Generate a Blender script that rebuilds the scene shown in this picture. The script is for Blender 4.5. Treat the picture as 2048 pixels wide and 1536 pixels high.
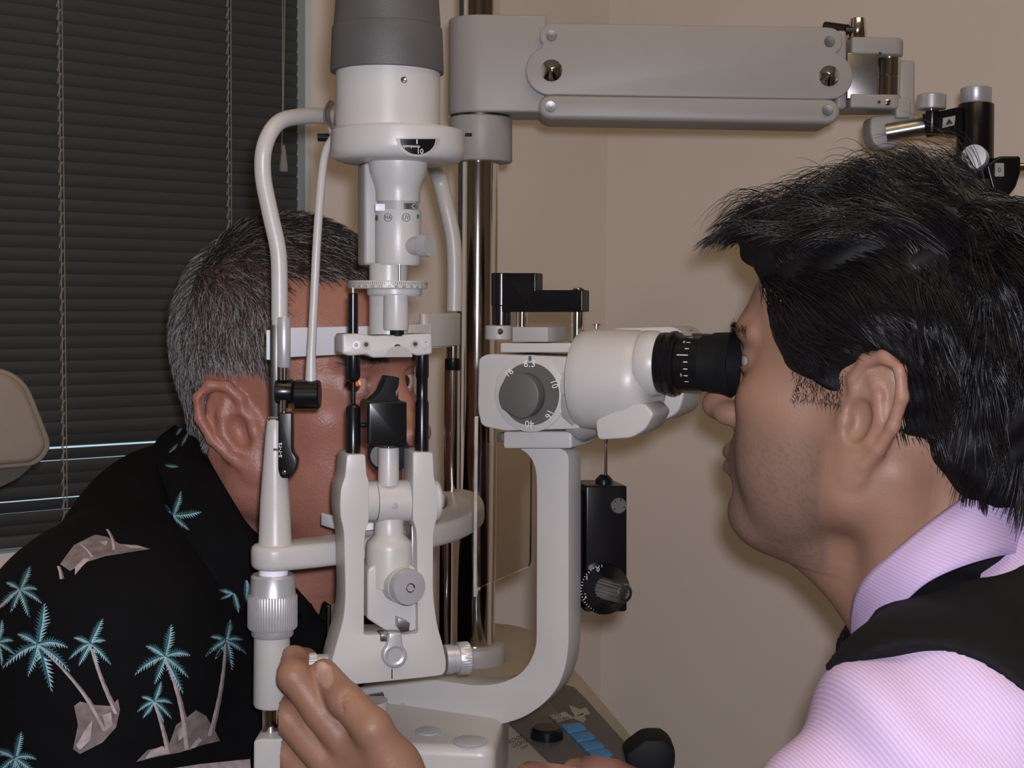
import bpy, bmesh, math, random
import numpy as np
from mathutils import Vector, Matrix

for o in list(bpy.data.objects):
    bpy.data.objects.remove(o, do_unlink=True)
scn = bpy.context.scene
COL = scn.collection
RAD = math.radians

# ------------------------------------------------------------------ camera
FPX = 2800.0
PITCH, ROLL = RAD(3.4), RAD(0.5)
CAM = Vector((0, 0, 1.30))
_F = Vector((0, math.cos(PITCH), -math.sin(PITCH)))
_U0 = Vector((0, math.sin(PITCH), math.cos(PITCH)))
_R0 = Vector((1, 0, 0))
_R = _R0 * math.cos(ROLL) + _U0 * math.sin(ROLL)
_U = _U0 * math.cos(ROLL) - _R0 * math.sin(ROLL)
cd = bpy.data.cameras.new('camera')
cam = bpy.data.objects.new('camera', cd)
COL.objects.link(cam)
cd.sensor_width = 36.0
cd.lens = 36.0 * FPX / 2048.0
cd.clip_start = 0.02
cam.matrix_world = Matrix(((_R.x, _U.x, -_F.x, CAM.x), (_R.y, _U.y, -_F.y, CAM.y), (_R.z, _U.z, -_F.z, CAM.z), (0, 0, 0, 1)))
scn.camera = cam

# ------------------------------------------------------------------ world, lights, exposure
w = bpy.data.worlds.new('daylight')
scn.world = w
w.use_nodes = True
w.node_tree.nodes['Background'].inputs[0].default_value = (0.62, 0.80, 0.92, 1)
w.node_tree.nodes['Background'].inputs[1].default_value = 0.9
scn.view_settings.view_transform = 'Standard'
scn.view_settings.look = 'None'
scn.view_settings.gamma = 1
scn.view_settings.use_curve_mapping = False
scn.view_settings.exposure = 0.0

def light(name, kind, loc, energy, color, size=0.02, rot=(0, 0, 0), size_y=None):
    l = bpy.data.lights.new(name, kind)
    l.energy = energy
    l.color = color
    if kind == 'AREA':
        l.size = size
        if size_y:
            l.shape = 'RECTANGLE'
            l.size_y = size_y
    else:
        l.shadow_soft_size = size
    o = bpy.data.objects.new(name, l)
    o.location = loc
    o.rotation_euler = rot
    COL.objects.link(o)
    return o
# the camera's own flash, a little above and to the right of the lens
light('camera_flash', 'POINT', CAM + _R * 0.013 + _U * 0.022 + _F * 0.0, 26.0, (0.89, 0.89, 1.0), 0.011)
# warm room lamps in the ceiling
light('ceiling_lamp_light', 'AREA', (0.35, 0.35, 2.52), 3.6, (1.0, 0.68, 0.32), 1.1, size_y=0.6)
light('ceiling_lamp_light', 'AREA', (-0.3, -1.2, 2.52), 1.6, (1.0, 0.68, 0.32), 1.1, size_y=0.6)

# ------------------------------------------------------------------ picture <-> place helpers
def ray(px, py):
    return _F + _R * ((px - 1024.0) / FPX) - _U * ((py - 768.0) / FPX)

def W(px, py, Y):
    d = ray(px, py)
    return CAM + d * ((Y - CAM.y) / d.y)

class Fr:
    """a frame standing on the ground plane, turned by rot about z; x right, y away, z up"""
    def __init__(s, px, py, Y, rot=0.0):
        s.O = W(px, py, Y)
        a = RAD(rot)
        s.a = a
        s.ex = Vector((math.cos(a), math.sin(a), 0))
        s.ey = Vector((-math.sin(a), math.cos(a), 0))
    def loc(s, P):
        q = P - s.O
        return Vector((q.dot(s.ex), q.dot(s.ey), q.z))
    def wor(s, l):
        return s.O + s.ex * l[0] + s.ey * l[1] + Vector((0, 0, l[2]))
    def t(s, px, py, yl=0.0):
        d = ray(px, py)
        return (s.O + s.ey * yl - CAM).dot(s.ey) / d.dot(s.ey)
    def p(s, px, py, yl=0.0):
        return s.loc(CAM + ray(px, py) * s.t(px, py, yl))
    def m(s, px, py, yl=0.0):
        return s.t(px, py, yl) / FPX
    def onplane(s, yl, lift=0.0004):
        return lambda px, py: s.p(px, py, yl - lift)
    def onz(s, zl, lift=0.0004):
        """point of the ray on the level local plane z = zl"""
        def f(px, py):
            d = ray(px, py)
            return s.loc(CAM + d * ((s.O.z + zl + lift - CAM.z) / d.z))
        return f
    def oncyl(s, axpx, py0, r, yl=0.0, lift=0.0004):
        ax = s.p(axpx, py0, yl)
        r = r + lift
        o = s.loc(CAM)
        def f(px, py):
            d = s.loc(CAM + ray(px, py)) - o
            fx, fy = o.x - ax.x, o.y - yl
            A = d.x * d.x + d.y * d.y
            B = 2 * (fx * d.x + fy * d.y)
            Cc = fx * fx + fy * fy - r * r
            disc = max(B * B - 4 * A * Cc, 0.0)
            return o + d * ((-B - math.sqrt(disc)) / (2 * A))
        return f
    def root(s, name, label, cat, group=None):
        e = bpy.data.objects.new(name, None)
        e.empty_display_size = 0.05
        e.location = s.O
        e.rotation_euler = (0, 0, s.a)
        COL.objects.link(e)
        tag(e, label, cat, group)
        return e

def tag(o, label=None, cat=None, group=None, kind=None):
    if label: o['label'] = label
    if cat: o['category'] = cat
    if group: o['group'] = group
    if kind: o['kind'] = kind
    return o

def mesh_obj(name, me, mat, parent=None, label=None, sharp=35):
    o = bpy.data.objects.new(name, me)
    if mat is not None and not me.materials:
        me.materials.append(mat)
    COL.objects.link(o)
    if parent is not None:
        o.parent = parent
    if label: o['label'] = label
    me.polygons.foreach_set('use_smooth', [True] * len(me.polygons))
    if sharp is not None:
        me.set_sharp_from_angle(angle=RAD(sharp))
    return o

def done(name, bm, mat, parent=None, label=None, sharp=35):
    bmesh.ops.recalc_face_normals(bm, faces=bm.faces)
    me = bpy.data.meshes.new(name)
    bm.to_mesh(me)
    bm.free()
    return mesh_obj(name, me, mat, parent, label, sharp)

def B():
    return bmesh.new()

def bevel_sharp(bm, off, seg=3, ang=25, edges=None):
    if off <= 0: return
    bm.normal_update()
    es = [e for e in (edges or bm.edges) if len(e.link_faces) == 2 and e.calc_face_angle(0) > RAD(ang)]
    if es:
        bmesh.ops.bevel(bm, geom=es, offset=off, segments=seg, profile=0.5, affect='EDGES', clamp_overlap=True)

def merge(dst, src):
    me = bpy.data.meshes.new('tmp')
    src.to_mesh(me)
    src.free()
    dst.from_mesh(me)
    bpy.data.meshes.remove(me)
    return dst

def fillet(pts, r, seg=5):
    """round the corners of a closed polygon; r one radius or one per corner"""
    n = len(pts)
    out = []
    for i in range(n):
        a, b, c = Vector(pts[i - 1]), Vector(pts[i]), Vector(pts[(i + 1) % n])
        rr = r[i] if isinstance(r, (list, tuple)) else r
        u, v = (a - b), (c - b)
        k = min(rr, u.length * 0.48, v.length * 0.48)
        if k < 1e-6 or rr <= 0:
            out.append(tuple(b)); continue
        p0, p1 = b + u.normalized() * k, b + v.normalized() * k
        for j in range(seg + 1):
            t = j / seg
            out.append(tuple(p0 * (1 - t) ** 2 + b * 2 * t * (1 - t) + p1 * t * t))
    return out

def arc(cx, cy, r, a0, a1, n=10):
    return [(cx + r * math.cos(RAD(a0 + (a1 - a0) * i / n)), cy + r * math.sin(RAD(a0 + (a1 - a0) * i / n))) for i in range(n + 1)]

def b_prism3(P, vec, bev=0.0, seg=3, bm=None):
    """polygon P (local 3d points) pushed along vec"""
    b = bmesh.new()
    f = b.faces.new([b.verts.new(p) for p in P])
    r = bmesh.ops.extrude_face_region(b, geom=[f])
    bmesh.ops.translate(b, verts=[v for v in r['geom'] if isinstance(v, bmesh.types.BMVert)], vec=vec)
    bevel_sharp(b, bev, seg)
    return b if bm is None else merge(bm, b)

def b_prism(fr, pts, yl, th, bev=0.0, seg=3, bm=None):
    return b_prism3([fr.p(x, y, yl) for x, y in pts], Vector((0, th, 0)), bev, seg, bm)

def b_rect(fr, x0, y0, x1, y1, yl, th, bev=0.0, r=0, seg=3, bm=None):
    pts = [(x0, y0), (x1, y0), (x1, y1), (x0, y1)]
    if r: pts = fillet(pts, r)
    return b_prism(fr, pts, yl, th, bev, seg, bm)

def b_plan(pts, z0, z1, bev=0.0, seg=3, bm=None):
    """outline in local x, y; standing from z0 to z1"""
    return b_prism3([Vector((x, y, z0)) for x, y in pts], Vector((0, 0, z1 - z0)), bev, seg, bm)

def b_lathe(P0, axis, prof, n=40, bm=None, cap=True):
    """prof: (distance along axis, radius[, knurl depth])"""
    b = bmesh.new()
    a = Vector(axis).normalized()
    u = a.orthogonal().normalized()
    v = a.cross(u)
    rings = []
    for q in prof:
        d, r = q[0], q[1]
        kn = q[2] if len(q) > 2 else 0.0
        ring = []
        for i in range(n):
            th = 2 * math.pi * i / n
            rr = r - (kn if i % 2 else 0.0)
            ring.append(b.verts.new(Vector(P0) + a * d + (u * math.cos(th) + v * math.sin(th)) * max(rr, 1e-5)))
        rings.append(ring)
    for k in range(len(rings) - 1):
        for i in range(n):
            j = (i + 1) % n
            b.faces.new((rings[k][i], rings[k][j], rings[k + 1][j], rings[k + 1][i]))
    if cap:
        b.faces.new(rings[0])
        b.faces.new(rings[-1])
    return b if bm is None else merge(bm, b)

def b_lv(fr, px, prof, yl=0.0, n=40, bm=None):
    """upright turned shape: prof (py, radius in pixels at that depth)"""
    pm = 0.5 * (prof[0][0] + prof[-1][0])
    P = fr.p(px, pm, yl)
    m = fr.m(px, pm, yl)
    pr = []
    for q in prof:
        z = fr.p(px, q[0], yl).z
        pr.append((z - P.z, q[1] * m) + ((q[2] * m,) if len(q) > 2 else ()))
    return b_lathe(P, (0, 0, 1), pr, n, bm)

def b_lx(fr, py, prof, yl=0.0, n=40, bm=None):
    """turned shape lying along local x: prof (px, radius in pixels)"""
    pm = 0.5 * (prof[0][0] + prof[-1][0])
    P = fr.p(pm, py, yl)
    m = fr.m(pm, py, yl)
    pr = []
    for q in prof:
        x = fr.p(q[0], py, yl).x
        pr.append((x - P.x, q[1] * m) + ((q[2] * m,) if len(q) > 2 else ()))
    return b_lathe(P, (1, 0, 0), pr, n, bm)

def b_ln(fr, px, py, yl, prof, n=32, axis=(0, -1, 0), bm=None):
    """turned shape facing the viewer side: prof (metres out of the surface, radius px)"""
    P = fr.p(px, py, yl)
    m = fr.m(px, py, yl)
    return b_lathe(P, axis, [(q[0], q[1] * m) + ((q[2] * m,) if len(q) > 2 else ()) for q in prof], n, bm)

def catmull(pts, k=8):
    P = [np.array(p, float) for p in pts]
    P = [2 * P[0] - P[1]] + P + [2 * P[-1] - P[-2]]
    out = []
    for i in range(1, len(P) - 2):
        for j in range(k):
            t = j / k
            out.append(0.5 * ((2 * P[i]) + (-P[i - 1] + P[i + 1]) * t + (2 * P[i - 1] - 5 * P[i] + 4 * P[i + 1] - P[i + 2]) * t * t + (-P[i - 1] + 3 * P[i] - 3 * P[i + 1] + P[i + 2]) * t ** 3))
    out.append(P[-2])
    return out

def b_tube(pts, rad, n=16, smooth=8, bm=None, flat=None):
    """tube through points; rad one value or one per point"""
    rr = rad if isinstance(rad, (list, tuple)) else [rad] * len(pts)
    Q = [tuple(p) + (r,) for p, r in zip(pts, rr)]
    if smooth: Q = catmull(Q, smooth)
    b = bmesh.new()
    prev = None
    rings = []
    for i, q in enumerate(Q):
        p = Vector(q[:3])
        a = Vector(Q[max(i - 1, 0)][:3]); c = Vector(Q[min(i + 1, len(Q) - 1)][:3])
        t = (c - a).normalized()
        if prev is None:
            u = t.orthogonal().normalized()
        else:
            u = (prev - t * prev.dot(t)).normalized()
        prev = u
        v = t.cross(u)
        rings.append([b.verts.new(p + (u * math.cos(2 * math.pi * k / n) + v * math.sin(2 * math.pi * k / n)) * q[3]) for k in range(n)])
    for k in range(len(rings) - 1):
        for i in range(n):
            j = (i + 1) % n
            b.faces.new((rings[k][i], rings[k][j], rings[k + 1][j], rings[k + 1][i]))
    b.faces.new(rings[0]); b.faces.new(rings[-1])
    return b if bm is None else merge(bm, b)

def b_ribbon(path, half, z0, z1, bev=0.0, closed_round=True, bm=None, smooth=8):
    """level bar: plan path (x, y) with half width, from z0 to z1, rounded ends"""
    Q = [Vector((q[0], q[1], 0)) for q in (catmull([(p[0], p[1], 0) for p in path], smooth) if smooth else path)]
    L, Rr = [], []
    for i, q in enumerate(Q):
        t = (Q[min(i + 1, len(Q) - 1)] - Q[max(i - 1, 0)]).normalized()
        nrm = Vector((-t.y, t.x, 0))
        L.append(q + nrm * half); Rr.append(q - nrm * half)
    pts = L[:]
    if closed_round:
        t = (Q[-1] - Q[-2]).normalized(); nrm = Vector((-t.y, t.x, 0))
        pts += [Q[-1] + nrm * half * math.cos(a) + t * half * math.sin(a) for a in [math.pi * k / 8 for k in range(1, 8)]]
    pts += Rr[::-1]
    if closed_round:
        t = (Q[0] - Q[1]).normalized(); nrm = Vector((-t.y, t.x, 0))
        pts += [Q[0] + nrm * half * math.cos(a) + t * half * math.sin(a) for a in [math.pi * k / 8 for k in range(1, 8)]]
    return b_prism3([Vector((p.x, p.y, z0)) for p in pts], Vector((0, 0, z1 - z0)), bev, 3, bm)

_txt = {}
def text_mesh(s):
    if s not in _txt:
        cu = bpy.data.curves.new('lettering', 'FONT')
        cu.body = s; cu.size = 1.0; cu.align_x = 'CENTER'; cu.align_y = 'CENTER'; cu.resolution_u = 3
        ob = bpy.data.objects.new('lettering', cu)
        COL.objects.link(ob)
        dg = bpy.context.evaluated_depsgraph_get()
        dg.update()
        me = ob.evaluated_get(dg).to_mesh()
        vs = [tuple(v.co) for v in me.vertices]
        fs = [tuple(p.vertices) for p in me.polygons]
        ob.evaluated_get(dg).to_mesh_clear()
        bpy.data.objects.remove(ob); bpy.data.curves.remove(cu)
        _txt[s] = (vs, fs)
    return _txt[s]

def lettering(s, px, py, size, proj, mat, parent, rot=0.0, name='lettering', bold=0.0, wide=1.0):
    vs, fs = text_mesh(s)
    c, sn = math.cos(RAD(rot)), math.sin(RAD(rot))
    V = []
    for x, y, _ in vs:
        x *= size * wide; y *= -size
        V.append(proj(px + x * c - y * sn, py + x * sn + y * c))
    me = bpy.data.meshes.new(name)
    me.from_pydata([tuple(v) for v in V], [], fs)
    return mesh_obj(name, me, mat, parent, sharp=None)

def decal(polys, proj, mat, parent, name, cuts=0):
    """flat printed shapes: list of pixel polygons laid on a surface"""
    V, F_ = [], []
    for pl in polys:
        n0 = len(V)
        if cuts:
            b = bmesh.new()
            f = b.faces.new([b.verts.new((x, y, 0)) for x, y in pl])
            bmesh.ops.triangulate(b, faces=[f])
            for _ in range(cuts):
                es = [e for e in b.edges if e.calc_length() > 8]
                if es: bmesh.ops.subdivide_edges(b, edges=es, cuts=1, use_grid_fill=False)
                bmesh.ops.triangulate(b, faces=b.faces)
            b.verts.index_update()
            V += [tuple(proj(v.co.x, v.co.y)) for v in b.verts]
            F_ += [tuple(n0 + v.index for v in f.verts) for f in b.faces]
            b.free()
        else:
            V += [tuple(proj(x, y)) for x, y in pl]
            F_.append(tuple(range(n0, n0 + len(pl))))
    me = bpy.data.meshes.new(name)
    me.from_pydata(V, [], F_)
    return mesh_obj(name, me, mat, parent, sharp=None)

# ------------------------------------------------------------------ materials
def s2l(c):
    return tuple((x / 255 / 12.92) if x / 255 <= 0.04045 else ((x / 255 + 0.055) / 1.055) ** 2.4 for x in c)

def material(name, col, rough=0.4, metal=0.0, spec=0.5, var=0.06, vscale=40.0, bump=0.0, bscale=300.0, aniso=0.0, coat=0.0, sss=0.0, attr=None, sheen=0.0):
    m = bpy.data.materials.new(name)
    m.use_nodes = True
    nt = m.node_tree
    p = nt.nodes['Principled BSDF']
    p.inputs['Roughness'].default_value = rough
    p.inputs['Metallic'].default_value = metal
    p.inputs['Specular IOR Level'].default_value = spec
    p.inputs['Anisotropic'].default_value = aniso
    p.inputs['Coat Weight'].default_value = coat
    p.inputs['Sheen Weight'].default_value = sheen
    if sss:
        p.inputs['Subsurface Weight'].default_value = sss
        p.inputs['Subsurface Radius'].default_value = (0.006, 0.0025, 0.0015)
        p.inputs['Subsurface Scale'].default_value = 1.0
    tc = nt.nodes.new('ShaderNodeTexCoord')
    nz = nt.nodes.new('ShaderNodeTexNoise')
    nz.inputs['Scale'].default_value = vscale
    nz.inputs['Detail'].default_value = 4
    nt.links.new(tc.outputs['Object'], nz.inputs['Vector'])
    rp = nt.nodes.new('ShaderNodeValToRGB')
    rp.color_ramp.elements[0].position = 0.3
    rp.color_ramp.elements[1].position = 0.7
    rp.color_ramp.elements[0].color = tuple(max(x * (1 - var), 0) for x in col) + (1,)
    rp.color_ramp.elements[1].color = tuple(min(x * (1 + var), 1) for x in col) + (1,)
    nt.links.new(nz.outputs['Fac'], rp.inputs['Fac'])
    out = rp.outputs['Color']
    if attr:
        at = nt.nodes.new('ShaderNodeAttribute')
        at.attribute_name = attr
        mx = nt.nodes.new('ShaderNodeMix')
        mx.data_type = 'RGBA'; mx.blend_type = 'MULTIPLY'
        mx.inputs[0].default_value = 1.0
        nt.links.new(out, mx.inputs[6]); nt.links.new(at.outputs['Color'], mx.inputs[7])
        out = mx.outputs[2]
    nt.links.new(out, p.inputs['Base Color'])
    if bump:
        n2 = nt.nodes.new('ShaderNodeTexNoise')
        n2.inputs['Scale'].default_value = bscale
        n2.inputs['Detail'].default_value = 3
        nt.links.new(tc.outputs['Object'], n2.inputs['Vector'])
        bp = nt.nodes.new('ShaderNodeBump')
        bp.inputs['Strength'].default_value = bump
        bp.inputs['Distance'].default_value = 0.001
        nt.links.new(n2.outputs['Fac'], bp.inputs['Height'])
        nt.links.new(bp.outputs['Normal'], p.inputs['Normal'])
    return m

M = {}
M['cream'] = material('cream_paint', (0.49, 0.472, 0.455), 0.36, var=0.02, bump=0.05, bscale=900)
M['cream_grey'] = material('pale_grey_paint', (0.36, 0.345, 0.335), 0.45, var=0.02, bump=0.06, bscale=900)
M['cap_grey'] = material('grey_textured_plastic', (0.085, 0.08, 0.08), 0.5, var=0.05, bump=0.25, bscale=1500)
M['dial_grey'] = material('dark_grey_enamel', (0.095, 0.092, 0.085), 0.5, var=0.04)
M['black'] = material('black_gloss_paint', (0.006, 0.006, 0.007), 0.25, spec=0.4, var=0.1)
M['black_matt'] = material('black_rubber', (0.008, 0.008, 0.009), 0.6, spec=0.15, var=0.1)
M['chrome'] = material('chrome', (0.72, 0.69, 0.65), 0.09, 1.0, var=0.03)
M['steel'] = material('brushed_steel', (0.42, 0.41, 0.40), 0.33, 1.0, var=0.08, vscale=120, aniso=0.5)
M['alu'] = material('satin_aluminium', (0.52, 0.52, 0.54), 0.36, 0.45, var=0.04, vscale=150)
M['dark_steel'] = material('dark_steel', (0.10, 0.095, 0.09), 0.35, 1.0, var=0.05)
M['white'] = material('white_plastic', (0.90, 0.91, 0.97), 0.28, var=0.02)
M['ink'] = material('white_ink', (0.75, 0.75, 0.75), 0.6, var=0.02)
M['black_ink'] = material('black_ink', (0.02, 0.02, 0.02), 0.6, var=0.02)
M['green_ink'] = material('green_ink', (0.02, 0.22, 0.07), 0.5, var=0.02)
M['wall'] = material('beige_wall_paint', (0.80, 0.71, 0.645), 0.75, spec=0.2, var=0.02, vscale=6, bump=0.08, bscale=350)
M['wall_far'] = material('taupe_wall_paint', (0.20, 0.155, 0.11), 0.8, spec=0.2, var=0.05, vscale=5)
M['ceil'] = material('ceiling_tile', (0.32, 0.29, 0.24), 0.9, spec=0.1, var=0.05)
M['floor'] = material('floor_vinyl', (0.10, 0.075, 0.05), 0.6, var=0.15, vscale=20)
M['blind'] = material('bronze_blind_slat', (0.053, 0.053, 0.052), 0.5, 0.0, spec=0.45, var=0.05, vscale=15)
M['cord'] = material('blind_cord', (0.30, 0.27, 0.24), 0.8, var=0.1, vscale=400)
M['vinyl'] = material('beige_vinyl', (0.25, 0.20, 0.155), 0.5, var=0.05, bump=0.1, bscale=500)
M['vinyl_dark'] = material('brown_vinyl', (0.10, 0.08, 0.065), 0.6, var=0.05)
M['console'] = material('tan_console_plastic', (0.36, 0.31, 0.25), 0.5, var=0.03, bump=0.05, bscale=800)
M['panel'] = material('grey_panel_film', (0.085, 0.08, 0.075), 0.45, var=0.04)
M['blue'] = material('blue_button', (0.05, 0.22, 0.42), 0.4, var=0.03)
M['pale_blue'] = material('pale_grey_cap', (0.40, 0.43, 0.45), 0.45, var=0.02)
M['window_trim'] = material('window_trim_paint', (0.60, 0.68, 0.70), 0.5, var=0.02)

def glassmat(name, col=(1, 1, 1), rough=0.0, ior=1.2):
    m = bpy.data.materials.new(name)
    m.use_nodes = True
    nt = m.node_tree
    p = nt.nodes['Principled BSDF']
    p.inputs['Base Color'].default_value = col + (1,)
    p.inputs['Transmission Weight'].default_value = 1.0
    p.inputs['Roughness'].default_value = rough
    p.inputs['IOR'].default_value = ior
    nz = nt.nodes.new('ShaderNodeTexNoise')
    nz.inputs['Scale'].default_value = 30
    mp = nt.nodes.new('ShaderNodeMapRange')
    mp.inputs[3].default_value = rough
    mp.inputs[4].default_value = rough + 0.04
    nt.links.new(nz.outputs['Fac'], mp.inputs[0])
    nt.links.new(mp.outputs[0], p.inputs['Roughness'])
    return m
M['glass'] = glassmat('window_glass', (0.9, 0.95, 0.95))
M['acrylic'] = glassmat('clear_acrylic', (0.90, 0.87, 0.83), 0.0, 1.06)
M['acrylic_edge_glint'] = material('acrylic_edge_glint', (0.42, 0.40, 0.38), 0.15, spec=0.8, var=0.2, vscale=80)  # pale colour stands in for flash caught by the clear edge
# ================================================================== the room
ZF = 0.0
ZC = 2.6
LW = Fr(1210, 700, 1.95, 38.0)      # window wall, x runs to the corner
RW = Fr(1210, 700, 1.95, -27.0)     # wall behind the doctor
def struct(name, bm, mat, parent=None, sharp=35):
    o = done(name, bm, mat, parent, sharp=sharp)
    if parent is None: o['kind'] = 'structure'
    return o
def wall_box(fr, x0, x1, z0, z1, th=0.12, bm=None):
    z = -fr.O.z
    return b_prism3([Vector((x0, 0, z0 + z)), Vector((x1, 0, z0 + z)), Vector((x1, 0, z1 + z)), Vector((x0, 0, z1 + z))], Vector((0, th, 0)), 0, 3, bm)
wx0 = LW.p(-420, 600).x
wx1 = LW.p(621, 300).x
wz0 = LW.wor(LW.p(40, 1112)).z
wz1 = 2.15
bm = wall_box(LW, -3.2, wx0, ZF, ZC)
wall_box(LW, wx1, 0.06, ZF, ZC, bm=bm)
wall_box(LW, wx0, wx1, ZF, wz0, bm=bm)
wall_box(LW, wx0, wx1, wz1, ZC, bm=bm)
o = struct('wall_left', bm, M['wall']); o.location = LW.O; o.rotation_euler = (0, 0, LW.a)
o = struct('wall_right', wall_box(RW, -0.03, 2.8, ZF, ZC), M['wall']); o.location = RW.O; o.rotation_euler = (0, 0, RW.a)
cA = LW.wor((-3.2, 0, 0)); cB = RW.wor((2.8, 0, 0)); cC = LW.O
cD, cE = Vector((1.6, -2.2, 0)), Vector((-1.6, -2.2, 0))
def wall_between(name, a, b):
    d = (b - a); d.z = 0
    nrm = Vector((d.y, -d.x, 0)).normalized() * 0.12
    bm = b_prism3([Vector((a.x, a.y, ZF)), Vector((b.x, b.y, ZF)), Vector((b.x, b.y, ZC)), Vector((a.x, a.y, ZC))], nrm)
    return struct(name, bm, M['wall_far'])
wall_between('wall_side_right', cD, cB)
wall_between('wall_back', cE, cD)
wall_between('wall_side_left', cA, cE)
foot = [(cA.x, cA.y), (cE.x, cE.y), (cD.x, cD.y), (cB.x, cB.y), (cC.x, cC.y)]
struct('floor', b_plan(foot, -0.08, ZF), M['floor'])
struct('ceiling', b_plan(foot, ZC, ZC + 0.08), M['ceil'])
M['lamp_panel'] = bpy.data.materials.new('lamp_diffuser')
M['lamp_panel'].use_nodes = True
_p = M['lamp_panel'].node_tree.nodes['Principled BSDF']
_p.inputs['Base Color'].default_value = (0.8, 0.75, 0.6, 1)
_p.inputs['Emission Color'].default_value = (1.0, 0.78, 0.42, 1)
_p.inputs['Emission Strength'].default_value = 1.2
for k, (x, y) in enumerate(((0.35, 0.35), (-0.3, -1.2))):
    e = bpy.data.objects.new('ceiling_light', None); e.location = (x, y, ZC); COL.objects.link(e)
    tag(e, ('warm flat ceiling light above the eye doctor', 'warm flat ceiling light near the rear wall')[k], 'ceiling light', 'ceiling lights')
    bm = b_plan([(-.62, -.36), (.62, -.36), (.62, .36), (-.62, .36)], -0.05, 0.0, 0.006)
    done('frame', bm, M['white'], e)
    bm = b_plan([(-.56, -.31), (.56, -.31), (.56, .31), (-.56, .31)], -0.058, -0.049, 0.002)
    done('diffuser', bm, M['lamp_panel'], e)
# window in the left wall: reveal, glass, sill
win = bpy.data.objects.new('window_1', None); COL.objects.link(win)
win.location = LW.O; win.rotation_euler = (0, 0, LW.a)
tag(win, 'daylit window covered by a closed dark blind', None, None, 'structure')
zz0, zz1 = wz0 - LW.O.z, wz1 - LW.O.z
bm = B()
for (a, b, c, d) in ((wx0, wx0 + .03, zz0, zz1), (wx1 - .006, wx1, zz0, zz1), (wx0, wx1, zz0, zz0 + .004), (wx0, wx1, zz1 - .03, zz1)):
    b_prism3([Vector((a, 0.002, c)), Vector((b, 0.002, c)), Vector((b, 0.002, d)), Vector((a, 0.002, d))], Vector((0, 0.10, 0)), 0, 3, bm)
done('window_frame', bm, M['window_trim'], win)
bm = b_prism3([Vector((wx0, 0.085, zz0)), Vector((wx1, 0.085, zz0)), Vector((wx1, 0.085, zz1)), Vector((wx0, 0.085, zz1))], Vector((0, 0.006, 0)))
done('window_pane', bm, M['glass'], win)

# ================================================================== venetian blind
bl = LW.root('venetian_blind', 'closed dark bronze venetian blind hanging in the window behind the patient', 'blind')
bx0, bx1 = wx0 + 0.035, LW.p(612, 300).x
pitch = LW.p(300, 600).z - LW.p(300, 624.2).z
z_bot = LW.p(40, 1092).z
def slat_mesh():
    b = B()
    n = 5
    wdt = pitch * 1.13
    tilt = RAD(76)
    secs = []
    for x in (bx0, bx1):
        top, bot = [], []
        for i in range(n + 1):
            t = i / n - 0.5
            yy = -t * wdt * math.cos(tilt)
            zz = t * wdt * math.sin(tilt)
            cur = 0.0016 * (1 - (2 * t) ** 2)
            py_, pz_ = yy - cur * math.sin(tilt), zz - cur * math.cos(tilt)
            top.append(b.verts.new((x, py_ - 0.0002, pz_ + 0.0001)))
            bot.append(b.verts.new((x, py_ + 0.0002, pz_ - 0.0001)))
        secs.append(top + bot[::-1])
    m = len(secs[0])
    for i in range(m):
        j = (i + 1) % m
        b.faces.new((secs[0][i], secs[0][j], secs[1][j], secs[1][i]))
    b.faces.new(secs[0]); b.faces.new(secs[1])
    bmesh.ops.recalc_face_normals(b, faces=b.faces)
    me = bpy.data.meshes.new('slat'); b.to_mesh(me); b.free()
    return me
sm = slat_mesh()
first = None
nsl = int((zz1 - z_bot) / pitch) - 2
rs = random.Random(4)
for i in range(nsl):
    if first is None:
        o = mesh_obj('slat', sm, M['blind'], bl); first = o
    else:
        o = first.copy(); COL.objects.link(o); o.parent = bl
    zl = z_bot + pitch * (i + 0.9)
    o.location = (0, 0.022, zl)
    d = 0.0
    if i < 9: d = (0.16, 0.0, 0.30, 0.05, 0.24, 0.0, 0.26, 0.30, 0.0)[i]
    o.rotation_euler = (d, rs.uniform(-.0012, .0012) if 0 < i < 9 else 0, 0)
bm = b_prism3([Vector((bx0, .012, z_bot - .004)), Vector((bx1, .012, z_bot - .004)), Vector((bx1, .012, z_bot + .009)), Vector((bx0, .012, z_bot + .009))], Vector((0, .02, 0)), .003)
done('bottom_rail', bm, M['blind'], bl)
bm = b_prism3([Vector((bx0, .0, zz1 - .06)), Vector((bx1, .0, zz1 - .06)), Vector((bx1, .0, zz1 - .03)), Vector((bx0, .0, zz1 - .03))], Vector((0, .04, 0)), .002)
done('head_rail', bm, M['blind'], bl)
for px in (128, 464):
    x = LW.p(px, 500).x
    b = B()
    for dx in (0.0, 0.0035):
        b_tube([(x + dx, 0.008, z_bot), (x + dx, 0.008, zz1 - .05)], 0.00055, 6, 0, b)
    for i in range(nsl):
        zl = z_bot + pitch * (i + 0.9)
        b_tube([(x - 0.0012 + rs.uniform(-.0004, .0004), 0.0105, zl - pitch * .42), (x + 0.0002, 0.0095, zl + pitch * .1), (x + 0.0026, 0.009, zl + pitch * .45)], 0.0007, 5, 0, b)
    done('ladder_cord', b, M['cord'], bl)
b = B()
for dx in (0, 7):
    pts = [LW.p(565 + dx * (1 - t) - (2 if t > .9 else 0), -150 + 450 * t, 0.0) for t in (0, .3, .6, .85, 1.0)]
    b_tube(pts, 0.0007, 6, 4, b)
done('pull_cord', b, M['cord'], bl)
done('tassel', b_lv(LW, 567, [(290, 3), (300, 4.5), (315, 6.5), (330, 8.5), (343, 9), (344, 7)], 0.0, 16), M['cord'], bl, 'beige tassel on the pull cord')

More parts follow.
